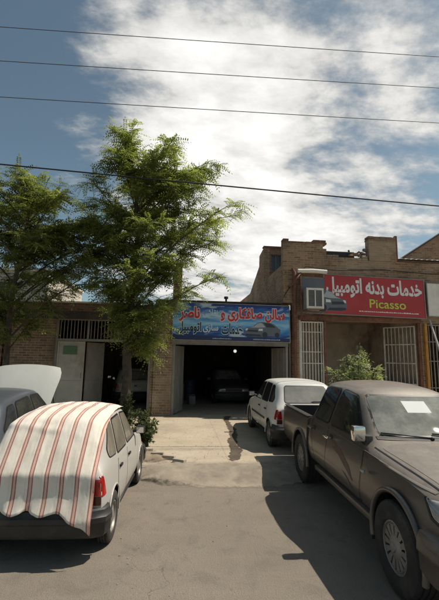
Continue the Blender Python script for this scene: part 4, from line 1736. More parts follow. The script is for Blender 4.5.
def hatchback(name, label, paint_m, group=None, bonnet_open=False, glassm='glass_dark', rear_glass='glass_rear', detail=True):
    root = empty(name)
    tag(root, label, 'car', group)
    S = [st8(1.83, .34, .60, .68, .48, .62, .60, .52, .645, .665),
         st8(1.76, .24, .66, .74, .50, .69, .69, .58, .735, .755),
         st8(1.30, .21, .70, .79, .52, .74, .80, .62, .835, .865),
         st8(0.84, .20, .71, .80, .54, .765, .86, .64, .905, .935),
         st8(0.76, .20, .71, .80, .54, .765, .875, .63, .925, .955),
         st8(0.16, .20, .71, .80, .54, .77, .89, .595, 1.36, 1.41),
         st8(0.05, .20, .71, .80, .54, .77, .89, .59, 1.385, 1.435),
         st8(-0.45, .20, .71, .80, .54, .77, .90, .595, 1.40, 1.46),
         st8(-1.05, .20, .71, .80, .55, .77, .905, .595, 1.385, 1.445),
         st8(-1.26, .21, .70, .79, .55, .765, .91, .585, 1.35, 1.405),
         st8(-1.34, .22, .70, .79, .55, .76, .91, .58, 1.305, 1.36),
         st8(-1.615, .24, .68, .77, .56, .725, .90, .60, .955, .985),
         st8(-1.68, .26, .67, .75, .56, .715, .84, .60, .90, .915),
         st8(-1.705, .34, .66, .74, .56, .71, .80, .60, .86, .875)]
    me = shell_mesh(S, level=2, cap_crease=0.55, long_crease={4: 0.45, 5: 0.35})
    bvh = bvh_of(me)
    cutters = []
    for y in (1.172, -1.172):
        for s in (-1, 1):
            cutters.append(cyl_mesh(y, 0.29, 0.33, s * 0.52, s * 1.0))
    if bonnet_open:
        b = MB()
        b.prism([(0.86, 0.80), (1.66, 0.62), (1.70, 1.2), (0.80, 1.2)], 'x', -0.60, 0.60)
        cutters.append(b.mesh('c'))
    me = cut(me, cutters, [paint_m, 'black'])
    body = link('body', me, None, root)
    for s in (-1, 1):
        for y in (1.172, -1.172):
            f = MB()
            arch_lip(f, s * 0.785, y, 0.29, 0.335, 0.03, t=0.013)
            f.build('arch_lip', paint_m, body, 50)
    f = MB()
    f.box(-0.52, 0.52, -1.60, 1.72, 0.19, 0.30)
    for s in (-1, 1):
        f.tube([(s * 0.72, -0.82, 0.22), (s * 0.72, 0.82, 0.22)], 0.03, 6)
    f.build('underbody', 'black', root)
    # windows
    for v in ('left', 'right'):
        window(bvh, [(0.55, 0.935), (0.10, 1.31), (-0.27, 1.335), (-0.27, 0.945)], v, glassm, root)
        window(bvh, [(-0.35, 0.945), (-0.35, 1.335), (-0.86, 1.325), (-0.98, 0.955)], v, glassm, root)
        window(bvh, [(-1.045, 0.965), (-0.93, 1.32), (-1.12, 1.31), (-1.36, 1.06), (-1.36, 0.98)], v, glassm, root, 0.04, 0.014)
        # doors with their seams, handles
        for (a, b, hx) in ((-0.31, 0.70, -0.20), (-0.98, -0.31, -0.86)):
            d = project('door', bvh, round_poly([(a + 0.012, 0.30), (b - 0.01, 0.30), (b - 0.01, 0.86), (a + 0.012, 0.88)], 0.05), v, 0.003, paint_m, root, 0.06)
            pts = [(a, 0.9), (a, 0.29), (b, 0.29), (b, 0.87)]
            project('door_gap', bvh, strip([(a, 0.89), (a, 0.295), (b, 0.295), (b, 0.86)], 0.011), v, 0.0045, 'trim', d)
            sx = 1 if v == 'right' else -1
            h = MB()
            h.box(sx * 0.786, sx * 0.812, hx - 0.065, hx + 0.065, 0.765, 0.795, bev=0.007)
            h.box(sx * 0.765, sx * 0.786, hx - 0.05, hx - 0.035, 0.77, 0.79)
            h.box(sx * 0.765, sx * 0.786, hx + 0.035, hx + 0.05, 0.77, 0.79)
            h.build('handle', 'trim', d)
        project('side_moulding', bvh, [(0.74, 0.53), (0.74, 0.575), (-0.80, 0.575), (-0.80, 0.53)], v, 0.004, 'plastic', root, 0.08, 0.010)
        mi = empty('mirror', (0, 0, 0), 0, root)
        sx = 1 if v == 'right' else -1
        h = MB()
        h.box(sx * 0.775, sx * 0.93, 0.46, 0.55, 0.93, 1.045, bev=0.025)
        h.tube([(sx * 0.70, 0.52, 0.95), (sx * 0.80, 0.51, 0.97)], 0.022, 6)
        h.build('housing', 'plastic', mi, 40)
        h = MB()
        h.box(sx * 0.79, sx * 0.915, 0.452, 0.459, 0.945, 1.03)
        h.build('mirror_glass', 'chrome', mi)
    window(bvh, [(-0.52, 0.99), (0.52, 0.99), (0.455, 1.315), (-0.455, 1.315)], 'rear', rear_glass, root, 0.05, 0.02, 'rear_window')
    window(bvh, [(-0.56, 0.985), (0.56, 0.985), (0.475, 1.345), (-0.475, 1.345)], 'front', 'glass_screen', root, 0.05, 0.02, 'windscreen')
    # tailgate seam, plate, lamps
    tg = project('tailgate', bvh, round_poly([(-0.56, 0.50), (0.56, 0.50), (0.56, 0.90), (-0.56, 0.90)], 0.04), 'rear', 0.003, paint_m, root, 0.06)
    project('tailgate_gap', bvh, strip([(-0.545, 0.94), (-0.57, 0.85), (-0.57, 0.49), (0.57, 0.49), (0.57, 0.85), (0.545, 0.94)], 0.01), 'rear', 0.0045, 'trim', tg)
    MB().box(-0.23, 0.23, -1.728, -1.718, 0.585, 0.69, bev=0.003).build('number_plate', 'plate', tg)
    h = MB()
    h.box(-0.05, 0.05, -1.735, -1.712, 0.735, 0.775, bev=0.006)
    h.build('handle', 'trim', tg)
    for s in (-1, 1):
        lp = project('tail_lamp', bvh, round_poly([(s * 0.615, 0.655), (s * 0.745, 0.655), (s * 0.722, 0.82), (s * 0.635, 0.82)], 0.015), 'rear', 0.003, 'red_lamp', root, 0.03, 0.006)
        vs = 'right' if s > 0 else 'left'
        project('side_lens', bvh, round_poly([(-1.704, 0.645), (-1.585, 0.645), (-1.64, 0.845), (-1.69, 0.85)], 0.02), vs, 0.003, 'red_lamp', lp, 0.03, 0.005)
        project('lower_lens', bvh, round_poly([(s * 0.615, 0.56), (s * 0.73, 0.56), (s * 0.727, 0.648), (s * 0.615, 0.648)], 0.012), 'rear', 0.003, 'dark_lamp', lp, 0.03, 0.006)
        project('headlight', bvh, round_poly([(s * 0.36, 0.555), (s * 0.62, 0.555), (s * 0.60, 0.655), (s * 0.36, 0.66)], 0.015), 'front', 0.004, 'clear_lamp', root, 0.03, 0.010)
    project('grille', bvh, round_poly([(-0.33, 0.56), (0.33, 0.56), (0.33, 0.645), (-0.33, 0.645)], 0.015), 'front', 0.004, 'plastic', root, 0.05, 0.006)
    # bumpers wrap round the corners
    rp = [(-0.775, -0.88 - 0.62), (-0.80, -1.58), (-0.765, -1.69), (-0.66, -1.745), (-0.3, -1.765), (0.3, -1.765), (0.66, -1.745), (0.765, -1.69), (0.80, -1.58), (0.775, -1.50)]
    pf = [(-0.07, 0.27), (0.0, 0.25), (0.03, 0.29), (0.035, 0.39), (0.047, 0.405), (0.047, 0.455), (0.03, 0.47), (0.015, 0.52), (-0.01, 0.535), (-0.07, 0.53)]
    bumper(rp, pf).build('rear_bumper', 'plastic', root, 35)
    fp = [(0.775, 1.56), (0.79, 1.66), (0.75, 1.79), (0.62, 1.86), (0.3, 1.885), (-0.3, 1.885), (-0.62, 1.86), (-0.75, 1.79), (-0.79, 1.66), (-0.775, 1.56)]
    bumper(fp, pf).build('front_bumper', 'plastic', root, 35)
    for x in (-0.71, 0.71):
        for y in (1.172, -1.172):
            wheel(root, x, y, 0.275, 0.165, 1 if x > 0 else -1, 'plain', 0.62)
    ex = MB()
    ex.tube([(-0.42, -1.5, 0.235), (-0.42, -1.80, 0.225)], 0.022, 10)
    ex.build('exhaust', 'rust', root)
    wp = MB()
    wp.tube([(0.0, -1.60, 0.985), (0.12, -1.615, 1.02), (0.40, -1.60, 1.03)], 0.008, 6)
    wp.build('rear_wiper', 'trim', root)
    if bonnet_open:
        # bonnet hinged up at the cowl, seen from behind
        bn = MB()
        NX, NY = 10, 8
        L_ = 0.92
        V = []
        for lay in (0, 1):
            g_ = []
            for j in range(NY + 1):
                row = []
                for i in range(NX + 1):
                    u, v = i / NX * 2 - 1, j / NY
                    wd = 0.56 + 0.09 * min(1, v * 1.4)
                    if v > 0.8:
                        wd -= 0.05 * ((v - 0.8) / 0.2) ** 2
                    z = 0.035 * (1 - u * u) + 0.03 * math.sin(v * PI) - lay * 0.02
                    yv = v * L_ - 0.04 * u * u * v
                    if abs(u) > 0.82:
                        z -= 0.02
                    row.append(bn.bm.verts.new((u * wd, yv, z)))
                g_.append(row)
            V.append(g_)
        for lay in (0, 1):
            for j in range(NY):
                for i in range(NX):
                    q = (V[lay][j][i], V[lay][j][i + 1], V[lay][j + 1][i + 1], V[lay][j + 1][i])
                    bn.bm.faces.new(q if lay == 0 else q[::-1])
        bd = [(j, 0) for j in range(NY + 1)] + [(NY, i) for i in range(1, NX + 1)] + [(j, NX) for j in range(NY - 1, -1, -1)] + [(0, i) for i in range(NX - 1, 0, -1)]
        for (a, b) in zip(bd, bd[1:] + bd[:1]):
            bn.bm.faces.new((V[0][a[0]][a[1]], V[0][b[0]][b[1]], V[1][b[0]][b[1]], V[1][a[0]][a[1]]))
        bo = bn.build('bonnet', 'primer', root, 40)
        bo['label'] = 'raised pale grey bonnet'
        bo.location = (0, 0.84, 0.93)
        bo.rotation_euler = (R(57), 0, 0)
        p_ = MB()
        p_.tube([(0.5, 1.55, 0.72), (0.45, 1.28, 1.35)], 0.008, 6)
        p_.build('bonnet_prop', 'trim', root)
        en = MB()
        en.box(-0.35, 0.25, 1.0, 1.5, 0.45, 0.70, bev=0.03)
        en.box(-0.2, 0.1, 1.05, 1.4, 0.70, 0.78, bev=0.02)
        en.box(0.32, 0.52, 1.25, 1.45, 0.5, 0.73, bev=0.01)
        en.tube([(-0.1, 1.1, 0.78), (0.2, 1.2, 0.8), (0.4, 1.5, 0.7)], 0.03, 8)
        en.build('engine', 'bar_dark', root, 40)
    return root, bvh


car_c, bvh_c = hatchback('hatchback', 'dirty white hatchback with its back under a striped cloth', 'paint_dirty', glassm='glass_pale')
car_c.location = (-1.32, 5.70, 0)
car_c.rotation_euler = (0, 0, -0.044)
car_c.scale = (0.86, 0.85, 0.95)          # a shorter, narrower car than the other two
for o in list(car_c.children):
    if o.name.startswith('wheel'):
        o.rotation_euler[0] = 0
        o.scale = (1, 0.95 / 0.85, 1)
    elif o.name.startswith('side_moulding'):
        bpy.data.objects.remove(o)
    elif o.name.startswith('rear_wiper'):
        bpy.data.objects.remove(o)

car_r, _b = hatchback('hatchback', 'clean white hatchback parked nose in towards the garage behind the pickup', 'paint_white')
car_r.location = (2.80, 9.78, ZA)
car_r.rotation_euler = (0, 0, 0.0)
car_l, _b = hatchback('hatchback', 'blue grey hatchback with raised pale bonnet at the left edge', 'paint_blue', bonnet_open=True)
car_l.location = (-3.0, 6.85, 0.06)
car_l.rotation_euler = (R(2.9), 0, 0.02)
# cars inside the workshops (copies, other paint)


def repaint(root, old, new):
    for o in [root] + list(root.children_recursive):
        if o.type != 'MESH':
            continue
        for s in o.material_slots:
            if s.material and s.material.name == old:
                s.link = 'OBJECT'
                s.material = MAT[new]


car_i = copy_tree(car_r)
car_i['label'] = 'cream hatchback seen through the half open white gate'
car_i.location = (-2.15, 17.2, ZA)
car_i.rotation_euler = (0, 0, 0.25)
repaint(car_i, 'paint_white', 'paint_cream')
car_g = copy_tree(car_r)
car_g['label'] = 'dark hatchback standing deep inside the unlit garage'
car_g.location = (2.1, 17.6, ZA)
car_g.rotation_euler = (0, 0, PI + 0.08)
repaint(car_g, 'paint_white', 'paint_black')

# ---------------------------------------------------------- striped cloth over the near car


def striped_cloth():
    m, nt, b = new_mat('striped_cloth')
    uv = nt.nodes.new('ShaderNodeAttribute')
    uv.attribute_name = 'weave'
    sp = nt.nodes.new('ShaderNodeSeparateXYZ')
    lk(nt, uv.outputs['Vector'], sp.inputs[0])
    # period of one stripe group, metres across the cloth
    per = 0.180
    t = mth(nt, 'MULTIPLY', mth(nt, 'FRACT', mth(nt, 'DIVIDE', mth(nt, 'ADD', sp.outputs[0], 10.06), per)), per)

    def band(a, b_):
        lo = rng_map(nt, t, a - 0.002, a + 0.002, 0, 1)
        hi = rng_map(nt, t, b_ - 0.002, b_ + 0.002, 1, 0)
        return mth(nt, 'MULTIPLY', lo, hi)
    co = objco(nt)
    n1 = noise(nt, co, 2.5, 7, 0.65)
    n2 = noise(nt, co, 160, 2, 0.5)
    base = ramp(nt, n1, [(0.3, (0.60, 0.535, 0.45)), (0.55, (0.74, 0.685, 0.60)), (0.8, (0.80, 0.75, 0.675))])
    red = ramp(nt, noise(nt, co, 5, 6, 0.7), [(0.3, (0.26, 0.055, 0.040)), (0.7, (0.42, 0.16, 0.12))])
    c = mixc(nt, band(0.045, 0.061), base, red)
    c = mixc(nt, band(0.064, 0.078), c, (0.60, 0.36, 0.28))
    c = mixc(nt, band(0.081, 0.097), c, red)
    c = mixc(nt, mth(nt, 'MULTIPLY', band(0.012, 0.0175), 0.25), c, red)
    c = mixc(nt, 0.12, c, ramp(nt, n2, [(0.3, (0.3, 0.27, 0.23)), (0.7, (0.8, 0.75, 0.68))]))
    lk(nt, c, b.inputs['Base Color'])
    b.inputs['Roughness'].default_value = 0.95
    b.inputs['Specular IOR Level'].default_value = 0.1
    b.inputs['Sheen Weight'].default_value = 0.2
    bump(nt, b, n2, 0.25, 0.003)
    MAT['striped_cloth'] = m

    shells = [bvh_c]
    bp = [o for o in car_c.children if o.name.startswith('rear_bumper')][0]
    shells.append(bvh_of(bp.data))
    rgrid = np.random.default_rng(5)
    NU, NV = 96, 130
    C = Vector((0, 0.0, 0.62))     # rays fan out in the YZ plane round this line

    def surf(x, ang):
        d = Vector((0, -math.sin(ang), math.cos(ang)))
        far = C + Vector((x, 0, 0)) + d * 4
        best = None
        for bv in shells:
            h = bv.ray_cast(far, -d)
            if h[0] is not None and (best is None or (h[0] - far).length < (best - far).length):
                best = h[0]
        return best, d

    nz = mnoise.noise

    def wr(x, s):     # creases, mostly running down the fall line, with a few folds across
        d = 0.030 * abs(nz(Vector((x * 4.2 + 0.6 * nz(Vector((x * 2, s, 3))), s * 0.9, 1.7)))) + 0.010 * nz(Vector((x * 11, s * 1.6, 4.1)))
        d += 0.010 * nz(Vector((x * 1.5, s * 5.0, 9.2))) + 0.004 * nz(Vector((x * 24, s * 9, 2.2)))
        d += 0.016 * math.exp(-((s - 2.30 - 0.15 * x + 0.05 * nz(Vector((x * 6, 0, 0)))) / 0.05) ** 2) * (1 if x < 0.1 else 0.3)
        return d
    rows = []
    ang0, ang1 = R(-8), R(99)
    for j in range(NV + 1):
        v = j / NV
        row = []
        for i in range(NU + 1):
            u = i / NU
            # right border follows the roof rail, then widens over the tail; left hangs further out
            xr = 0.60 + 0.055 * max(0, min(1, (v - 0.42) / 0.30))
            xl = -0.60 - 0.16 * max(0, min(1, (v - 0.25) / 0.4))
            x = xl + (xr - xl) * u
            # uneven hem
            end = 0.948 + 0.008 * x + 0.002 * nz(Vector((x * 3, 0.3, 0.7))) + 0.0012 * nz(Vector((x * 17, 0.3, 1.7))) + 0.055 * max(0, (x - 0.30) / 0.36) ** 1.2 - 0.003 * math.exp(-((x + 0.10) / 0.05) ** 2) + 0.005 * math.sin(19 * x)
            ang = ang0 + (ang1 - ang0) * v * end
            p, d = surf(x, ang)
            row.append((x, ang, p, d, v))
        rows.append(row)
    # smooth the radial distance so the cloth spans hollows instead of hugging every step
    D = np.zeros((NV + 1, NU + 1))
    for j in range(NV + 1):
        for i in range(NU + 1):
            x, ang, p, d, v = rows[j][i]
            D[j, i] = np.nan if p is None else (p - C - Vector((x, 0, 0))).length
    for i in range(NU + 1):
        col = D[:, i]
        ok = ~np.isnan(col)
        D[:, i] = np.interp(np.arange(NV + 1), np.arange(NV + 1)[ok], col[ok])
    S_ = D.copy()
    for _ in range(40):
        P_ = np.pad(S_, 1, mode='edge')
        av = (P_[:-2, 1:-1] + P_[2:, 1:-1] + P_[1:-1, :-2] + P_[1:-1, 2:]) / 4
        S_ = np.maximum(D, av)
    bm = bmesh.new()
    lay = bm.verts.layers.float_vector.new('weave')
    V = []
    for j in range(NV + 1):
        r_ = []
        for i in range(NU + 1):
            x, ang, p, d, v = rows[j][i]
            calm = max(0.0, (v - 0.62) / 0.38)
            dd = S_[j, i] + 0.030 + 0.030 * calm + min(1.0, 0.15 + v * 2.2) * (1 - 0.8 * calm) * max(-0.008, wr(x, v * 3.2)) + float(rgrid.normal(0, 0.0006))
            q = C + Vector((x, 0, 0)) + d * dd
            vt = bm.verts.new(q)
            vt[lay] = Vector((x + 0.012 * nz(Vector((x * 1.5, v * 5, 5.5))), v * 2.6, 0))
            r_.append(vt)
        V.append(r_)
    for j in range(NV):
        for i in range(NU):
            bm.faces.new((V[j][i], V[j][i + 1], V[j + 1][i + 1], V[j + 1][i]))
    bmesh.ops.recalc_face_normals(bm, faces=bm.faces)
    me = bpy.data.meshes.new('striped_cloth')
    bm.to_mesh(me)
    bm.free()
    for p in me.polygons:
        p.use_smooth = True
    o = link('striped_cloth', me, 'striped_cloth')
    o.location = car_c.location
    o.rotation_euler = car_c.rotation_euler
    o.scale = car_c.scale
    md = o.modifiers.new('t', 'SOLIDIFY')
    md.thickness = 0.004
    md.offset = 0
    tag(o, 'white cloth with red stripes draped over the hatchback roof and tail', 'cloth')


striped_cloth()

# ---------------------------------------------------------- pickup


def pickup():
    P = 'paint_pickup'
    root = empty('pickup')
    tag(root, 'dusty brown double cab pickup parked facing the viewer', 'pickup')
    FA, RA = 1.545, -1.545
    S = [st8(2.42, .46, .66, .76, .64, .70, .80, .60, .90, .93),
         st8(2.34, .42, .74, .83, .64, .78, .88, .64, .965, .99),
         st8(1.95, .42, .80, .87, .66, .80, .97, .67, 1.035, 1.065),
         st8(1.50, .42, .82, .885, .67, .81, 1.02, .69, 1.085, 1.115),
         st8(0.95, .42, .82, .89, .68, .81, 1.07, .69, 1.135, 1.165),
         st8(0.86, .42, .82, .89, .68, .805, 1.085, .685, 1.155, 1.185),
         st8(0.30, .42, .82, .89, .68, .80, 1.11, .595, 1.60, 1.67),
         st8(0.16, .42, .82, .89, .68, .80, 1.115, .59, 1.64, 1.715),
         st8(-0.40, .42, .82, .89, .68, .80, 1.12, .60, 1.68, 1.765),
         st8(-0.88, .42, .82, .89, .68, .80, 1.125, .60, 1.675, 1.745),
         st8(-1.00, .42, .82, .89, .68, .80, 1.12, .595, 1.645, 1.705),
         st8(-1.10, .42, .82, .885, .68, .845, 1.11, .64, 1.20, 1.24),
         st8(-1.12, .44, .81, .88, .68, .84, 1.06, .66, 1.12, 1.14)]
    me = shell_mesh(S, level=2, cap_crease=0.7, long_crease={4: 0.5, 5: 0.3})
    bvh = bvh_of(me)
    cs_ = [cyl_mesh(FA, 0.40, 0.445, s * 0.50, s * 1.1) for s in (-1, 1)]
    me = cut(me, cs_, [P, 'black'])
    body = link('body', me, None, root)
    for s in (-1, 1):
        f = MB()
        arch_lip(f, s * 0.868, FA, 0.40, 0.455, 0.05, -12, 192, t=0.028)
        f.build('wheel_arch', P, body, 60)
    # bed: open box
    ob = MB()
    prof = [(0.0, 0.46), (0.80, 0.46), (0.865, 0.55), (0.895, 0.70), (0.885, 0.92), (0.86, 1.09), (0.80, 1.115), (0.0, 1.115)]
    ring = prof + [(-x, z) for x, z in prof[-2:0:-1]]
    ob.prism(ring, 'y', -1.15, -2.76)
    bme = ob.mesh('bed')
    inn = MB()
    inn.box(-0.76, 0.76, -2.70, -1.21, 0.66, 1.4)
    cs_ = [inn.mesh('c')] + [cyl_mesh(RA, 0.40, 0.445, s * 0.60, s * 1.1) for s in (-1, 1)]
    bme = cut(bme, cs_, [P, 'black'], 40)
    bed = link('bed', bme, None, root)
    for s in (-1, 1):
        f = MB()
        arch_lip(f, s * 0.895, RA, 0.40, 0.455, 0.05, -5, 185, t=0.024)
        f.build('wheel_arch', P, bed, 60)
        f = MB()
        f.box(s * 0.765, s * 0.865, -2.75, -1.16, 1.112, 1.128, bev=0.005)
        f.build('bed_rail', 'plastic', bed, 40)
        f = MB()
        f.box(s * 0.56, s * 0.755, RA - 0.35, RA + 0.35, 0.665, 0.90, bev=0.05)
        f.build('wheel_box', P, bed, 40)
    tgm = MB()
    tgm.box(-0.72, 0.72, -2.785, -2.762, 0.60, 1.10, bev=0.006)
    tgm.build('tailgate', P, root)
    f = MB()
    f.box(-0.55, 0.55, -2.70, 2.30, 0.34, 0.46)  # dark box added under the cab to block light
    f.box(-0.10, 0.10, -2.4, 1.9, 0.26, 0.34)
    f.tube([(-0.7, RA, 0.38), (0.7, RA, 0.38)], 0.06)
    f.tube([(-0.7, FA, 0.38), (0.7, FA, 0.38)], 0.05)
    f.build('chassis_light_block', 'black', root)
    for s in (-1, 1):
        f = MB()
        f.box(s * 0.72, s * 0.825, -0.96, 0.98, 0.36, 0.43, bev=0.02)
        f.build('sill', P, root, 40)
    for v in ('left', 'right'):
        sx = 1 if v == 'right' else -1
        window(bvh, [(0.66, 1.165), (0.21, 1.575), (-0.22, 1.62), (-0.26, 1.155)], v, 'glass_dark', root, 0.05, 0.025)
        window(bvh, [(-0.36, 1.155), (-0.31, 1.62), (-0.80, 1.615), (-0.95, 1.40), (-0.96, 1.16)], v, 'glass_dark', root, 0.06, 0.025)
        for (a, b, hx, fr) in ((-0.31, 0.83, -0.17, True), (-1.02, -0.31, -0.90, False)):
            lowp = [(b, 1.06), (b, 0.52), (a, 0.52), (a, 1.10)] if fr else [(b, 1.10), (b, 0.52), (a + 0.30, 0.52), (a + 0.05, 0.82), (a, 1.10)]
            d = project('door', bvh, round_poly([(lowp[0][0] - 0.012, lowp[0][1]), (lowp[1][0] - 0.012, lowp[1][1] + 0.012)] + [(p[0] + 0.012, p[1] + (0.012 if k < 2 else 0)) for k, p in enumerate(lowp[2:])], 0.06), v, 0.003, P, root, 0.06)
            project('door_gap', bvh, strip([(p[0], p[1]) for p in lowp], 0.012), v, 0.005, 'trim', d)
            h = MB()
            h.box(sx * 0.890, sx * 0.918, hx - 0.095, hx + 0.095, 0.985, 1.015, bev=0.01)
            h.box(sx * 0.86, sx * 0.89, hx - 0.08, hx - 0.06, 0.99, 1.01)
            h.box(sx * 0.86, sx * 0.89, hx + 0.06, hx + 0.08, 0.99, 1.01)
            h.build('handle', P if not fr else 'chrome', d, 40)
            project('handle_recess', bvh, round_poly([(hx - 0.07, 0.96), (hx + 0.07, 0.96), (hx + 0.07, 1.03), (hx - 0.07, 1.03)], 0.03), v, 0.0035, 'trim', d)
        project('crease_line', bvh, strip([(2.0, 0.99), (0.9, 1.055), (-1.0, 1.075)], 0.012), v, 0.003, P, body, 0.05, 0.006)
        # faded graphics on the front door
        for poly in ([(-0.10, 0.90), (0.18, 0.93), (0.52, 0.80), (0.66, 0.66), (0.46, 0.74), (0.18, 0.84)], [(-0.22, 0.98), (0.02, 0.965), (0.14, 0.90), (-0.08, 0.93)], [(0.30, 0.72), (0.52, 0.66), (0.70, 0.54), (0.56, 0.62)]):
            project('sticker', bvh, round_poly(poly, 0.04), v, 0.0055, 'sticker', root, 0.05)
        sl = MB()
        sl.box(sx * 0.885, sx * 0.908, 0.93, 1.01, 0.855, 0.89, bev=0.008)
        sl.build('side_repeater', 'clear_lamp', root)
        mi = empty('mirror', (0, 0, 0), 0, root)
        h = MB()
        h.box(sx * 0.775, sx * 0.92, 0.72, 0.83, 1.14, 1.31, bev=0.03)
        h.build('housing', 'chrome', mi, 50)
        h = MB()
        h.box(sx * 0.70, sx * 0.782, 0.70, 0.84, 1.0, 1.21, bev=0.02)  # plate added so the mirror's cast shadow joins the body's
        h.tube([(sx * 0.72, 0.775, 1.10), (sx * 0.80, 0.775, 1.165)], [0.05, 0.04], 10)  # arm, thickened to widen its cast shadow
        h.build('bracket', 'plastic', mi, 50)
        h = MB()
        h.box(sx * 0.79, sx * 0.905, 0.711, 0.719, 1.16, 1.29)
        h.build('mirror_glass', 'glass_screen', mi)
    ws_ = window(bvh, [(-0.62, 1.215), (0.62, 1.215), (0.53, 1.60), (-0.53, 1.60)], 'front', 'glass_screen', root, 0.06, 0.018, 'windscreen')
    window(bvh, [(-0.53, 1.25), (0.53, 1.25), (0.50, 1.60), (-0.50, 1.60)], 'rear', 'glass_dark', root, 0.05, 0.025, 'rear_window')
    pp = project('paper_notice', bvh, [(-0.16, 1.43), (0.14, 1.43), (0.145, 1.55), (-0.155, 1.55)], 'front', 0.0095, 'paper', ws_)
    # cowl, wipers
    project('cowl', bvh, [(-0.66, 1.178), (0.66, 1.178), (0.66, 1.205), (-0.66, 1.205)], 'front', 0.010, 'plastic', root, 0.05, 0.004)
    for x0, x1 in ((-0.52, 0.02), (0.06, 0.60)):
        wv = MB()
        p0 = bvh.ray_cast(Vector((x0, 6, 1.20)), Vector((0, -1, 0)))[0] + Vector((0, 0.035, 0.0))
        p1 = bvh.ray_cast(Vector((x1, 6, 1.235)), Vector((0, -1, 0)))[0] + Vector((0, 0.03, 0.0))
        pm = bvh.ray_cast(Vector(((x0 + x1) / 2, 6, 1.222)), Vector((0, -1, 0)))[0] + Vector((0, 0.04, 0))
        wv.tube([p0, pm, p1], 0.008, 6)
        wv.tube([p0 + Vector((0.0, 0.02, -0.01)), p0], 0.02, 6)
        wv.build('wiper', 'trim', root)
    # bonnet seam, badge-free grille, lamps, bumper
    bnp = project('bonnet', bvh, round_poly([(-0.70, 1.00), (0.70, 1.00), (0.64, 2.20), (0.3, 2.27), (-0.3, 2.27), (-0.64, 2.20)], 0.08), 'top', 0.003, P, root, 0.07)
    for s in (-1, 1):
        project('bonnet_gap', bvh, strip([(s * 0.74, 0.95), (s * 0.725, 1.5), (s * 0.69, 2.1), (s * 0.64, 2.26)], 0.012), 'top', 0.005, 'trim', bnp)
        vs = 'right' if s > 0 else 'left'
        hl = project('headlight', bvh, round_poly([(2.38, 0.77), (2.08, 0.84), (1.98, 0.945), (2.10, 0.96), (2.36, 0.90)], 0.03), vs, 0.004, 'clear_lamp', root, 0.04, 0.012)
        project('front_lens', bvh, round_poly([(s * 0.42, 0.76), (s * 0.74, 0.78), (s * 0.72, 0.875), (s * 0.42, 0.90)], 0.02), 'front', 0.004, 'clear_lamp', hl, 0.04, 0.012)
        project('lamp_rim', bvh, strip([(2.37, 0.755), (2.06, 0.83), (1.955, 0.955)], 0.022), vs, 0.008, 'trim', hl, 0.04, 0.008)
    project('grille', bvh, round_poly([(-0.38, 0.72), (0.38, 0.72), (0.40, 0.89), (-0.40, 0.89)], 0.03), 'front', 0.004, 'plastic', root, 0.05, 0.012)
    fp = [(0.885, 1.99), (0.90, 2.15), (0.86, 2.33), (0.72, 2.43), (0.35, 2.48), (-0.35, 2.48), (-0.72, 2.43), (-0.86, 2.33), (-0.90, 2.15), (-0.885, 1.99)]
    pf = [(-0.08, 0.42), (-0.01, 0.38), (0.02, 0.44), (0.025, 0.56), (0.04, 0.58), (0.035, 0.66), (0.01, 0.72), (-0.08, 0.73)]
    bumper(fp, pf).build('front_bumper', P, root, 40)
    rb_ = MB()
    rb_.box(-0.80, 0.80, -2.93, -2.80, 0.44, 0.60, bev=0.02)
    rb_.box(-0.4, 0.4, -2.80, -2.70, 0.44, 0.50)
    rb_.build('rear_bumper', 'plastic', root, 40)
    for s in (-1, 1):
        tl = MB()
        tl.box(s * 0.745, s * 0.868, -2.785, -2.763, 0.68, 1.06, bev=0.006)
        tl.build('tail_lamp', 'red_lamp', root)
    for s in (-1, 1):
        for y, z in ((RA, 0.56), (FA, 0.50)):
            MB().box(s * 0.62, s * 0.86, y - 0.50, y - 0.485, 0.24, z).build('mud_flap', 'rubber', root)
    for x in (-0.775, 0.775):
        for y in (FA, RA):
            wheel(root, x, y, 0.385, 0.25, 1 if x > 0 else -1, 'slots', 0.56)
    return root


pk = pickup()
pk.location = (2.92, 5.02, 0)
pk.rotation_euler = (0, 0, PI - 0.042)

# ------------------------------------------------------------------ trees and shrubs


def bez(p0, p1, p2, n):
    return [p0 * (1 - t) ** 2 + p1 * 2 * t * (1 - t) + p2 * t * t for t in [k / n for k in range(n + 1)]]


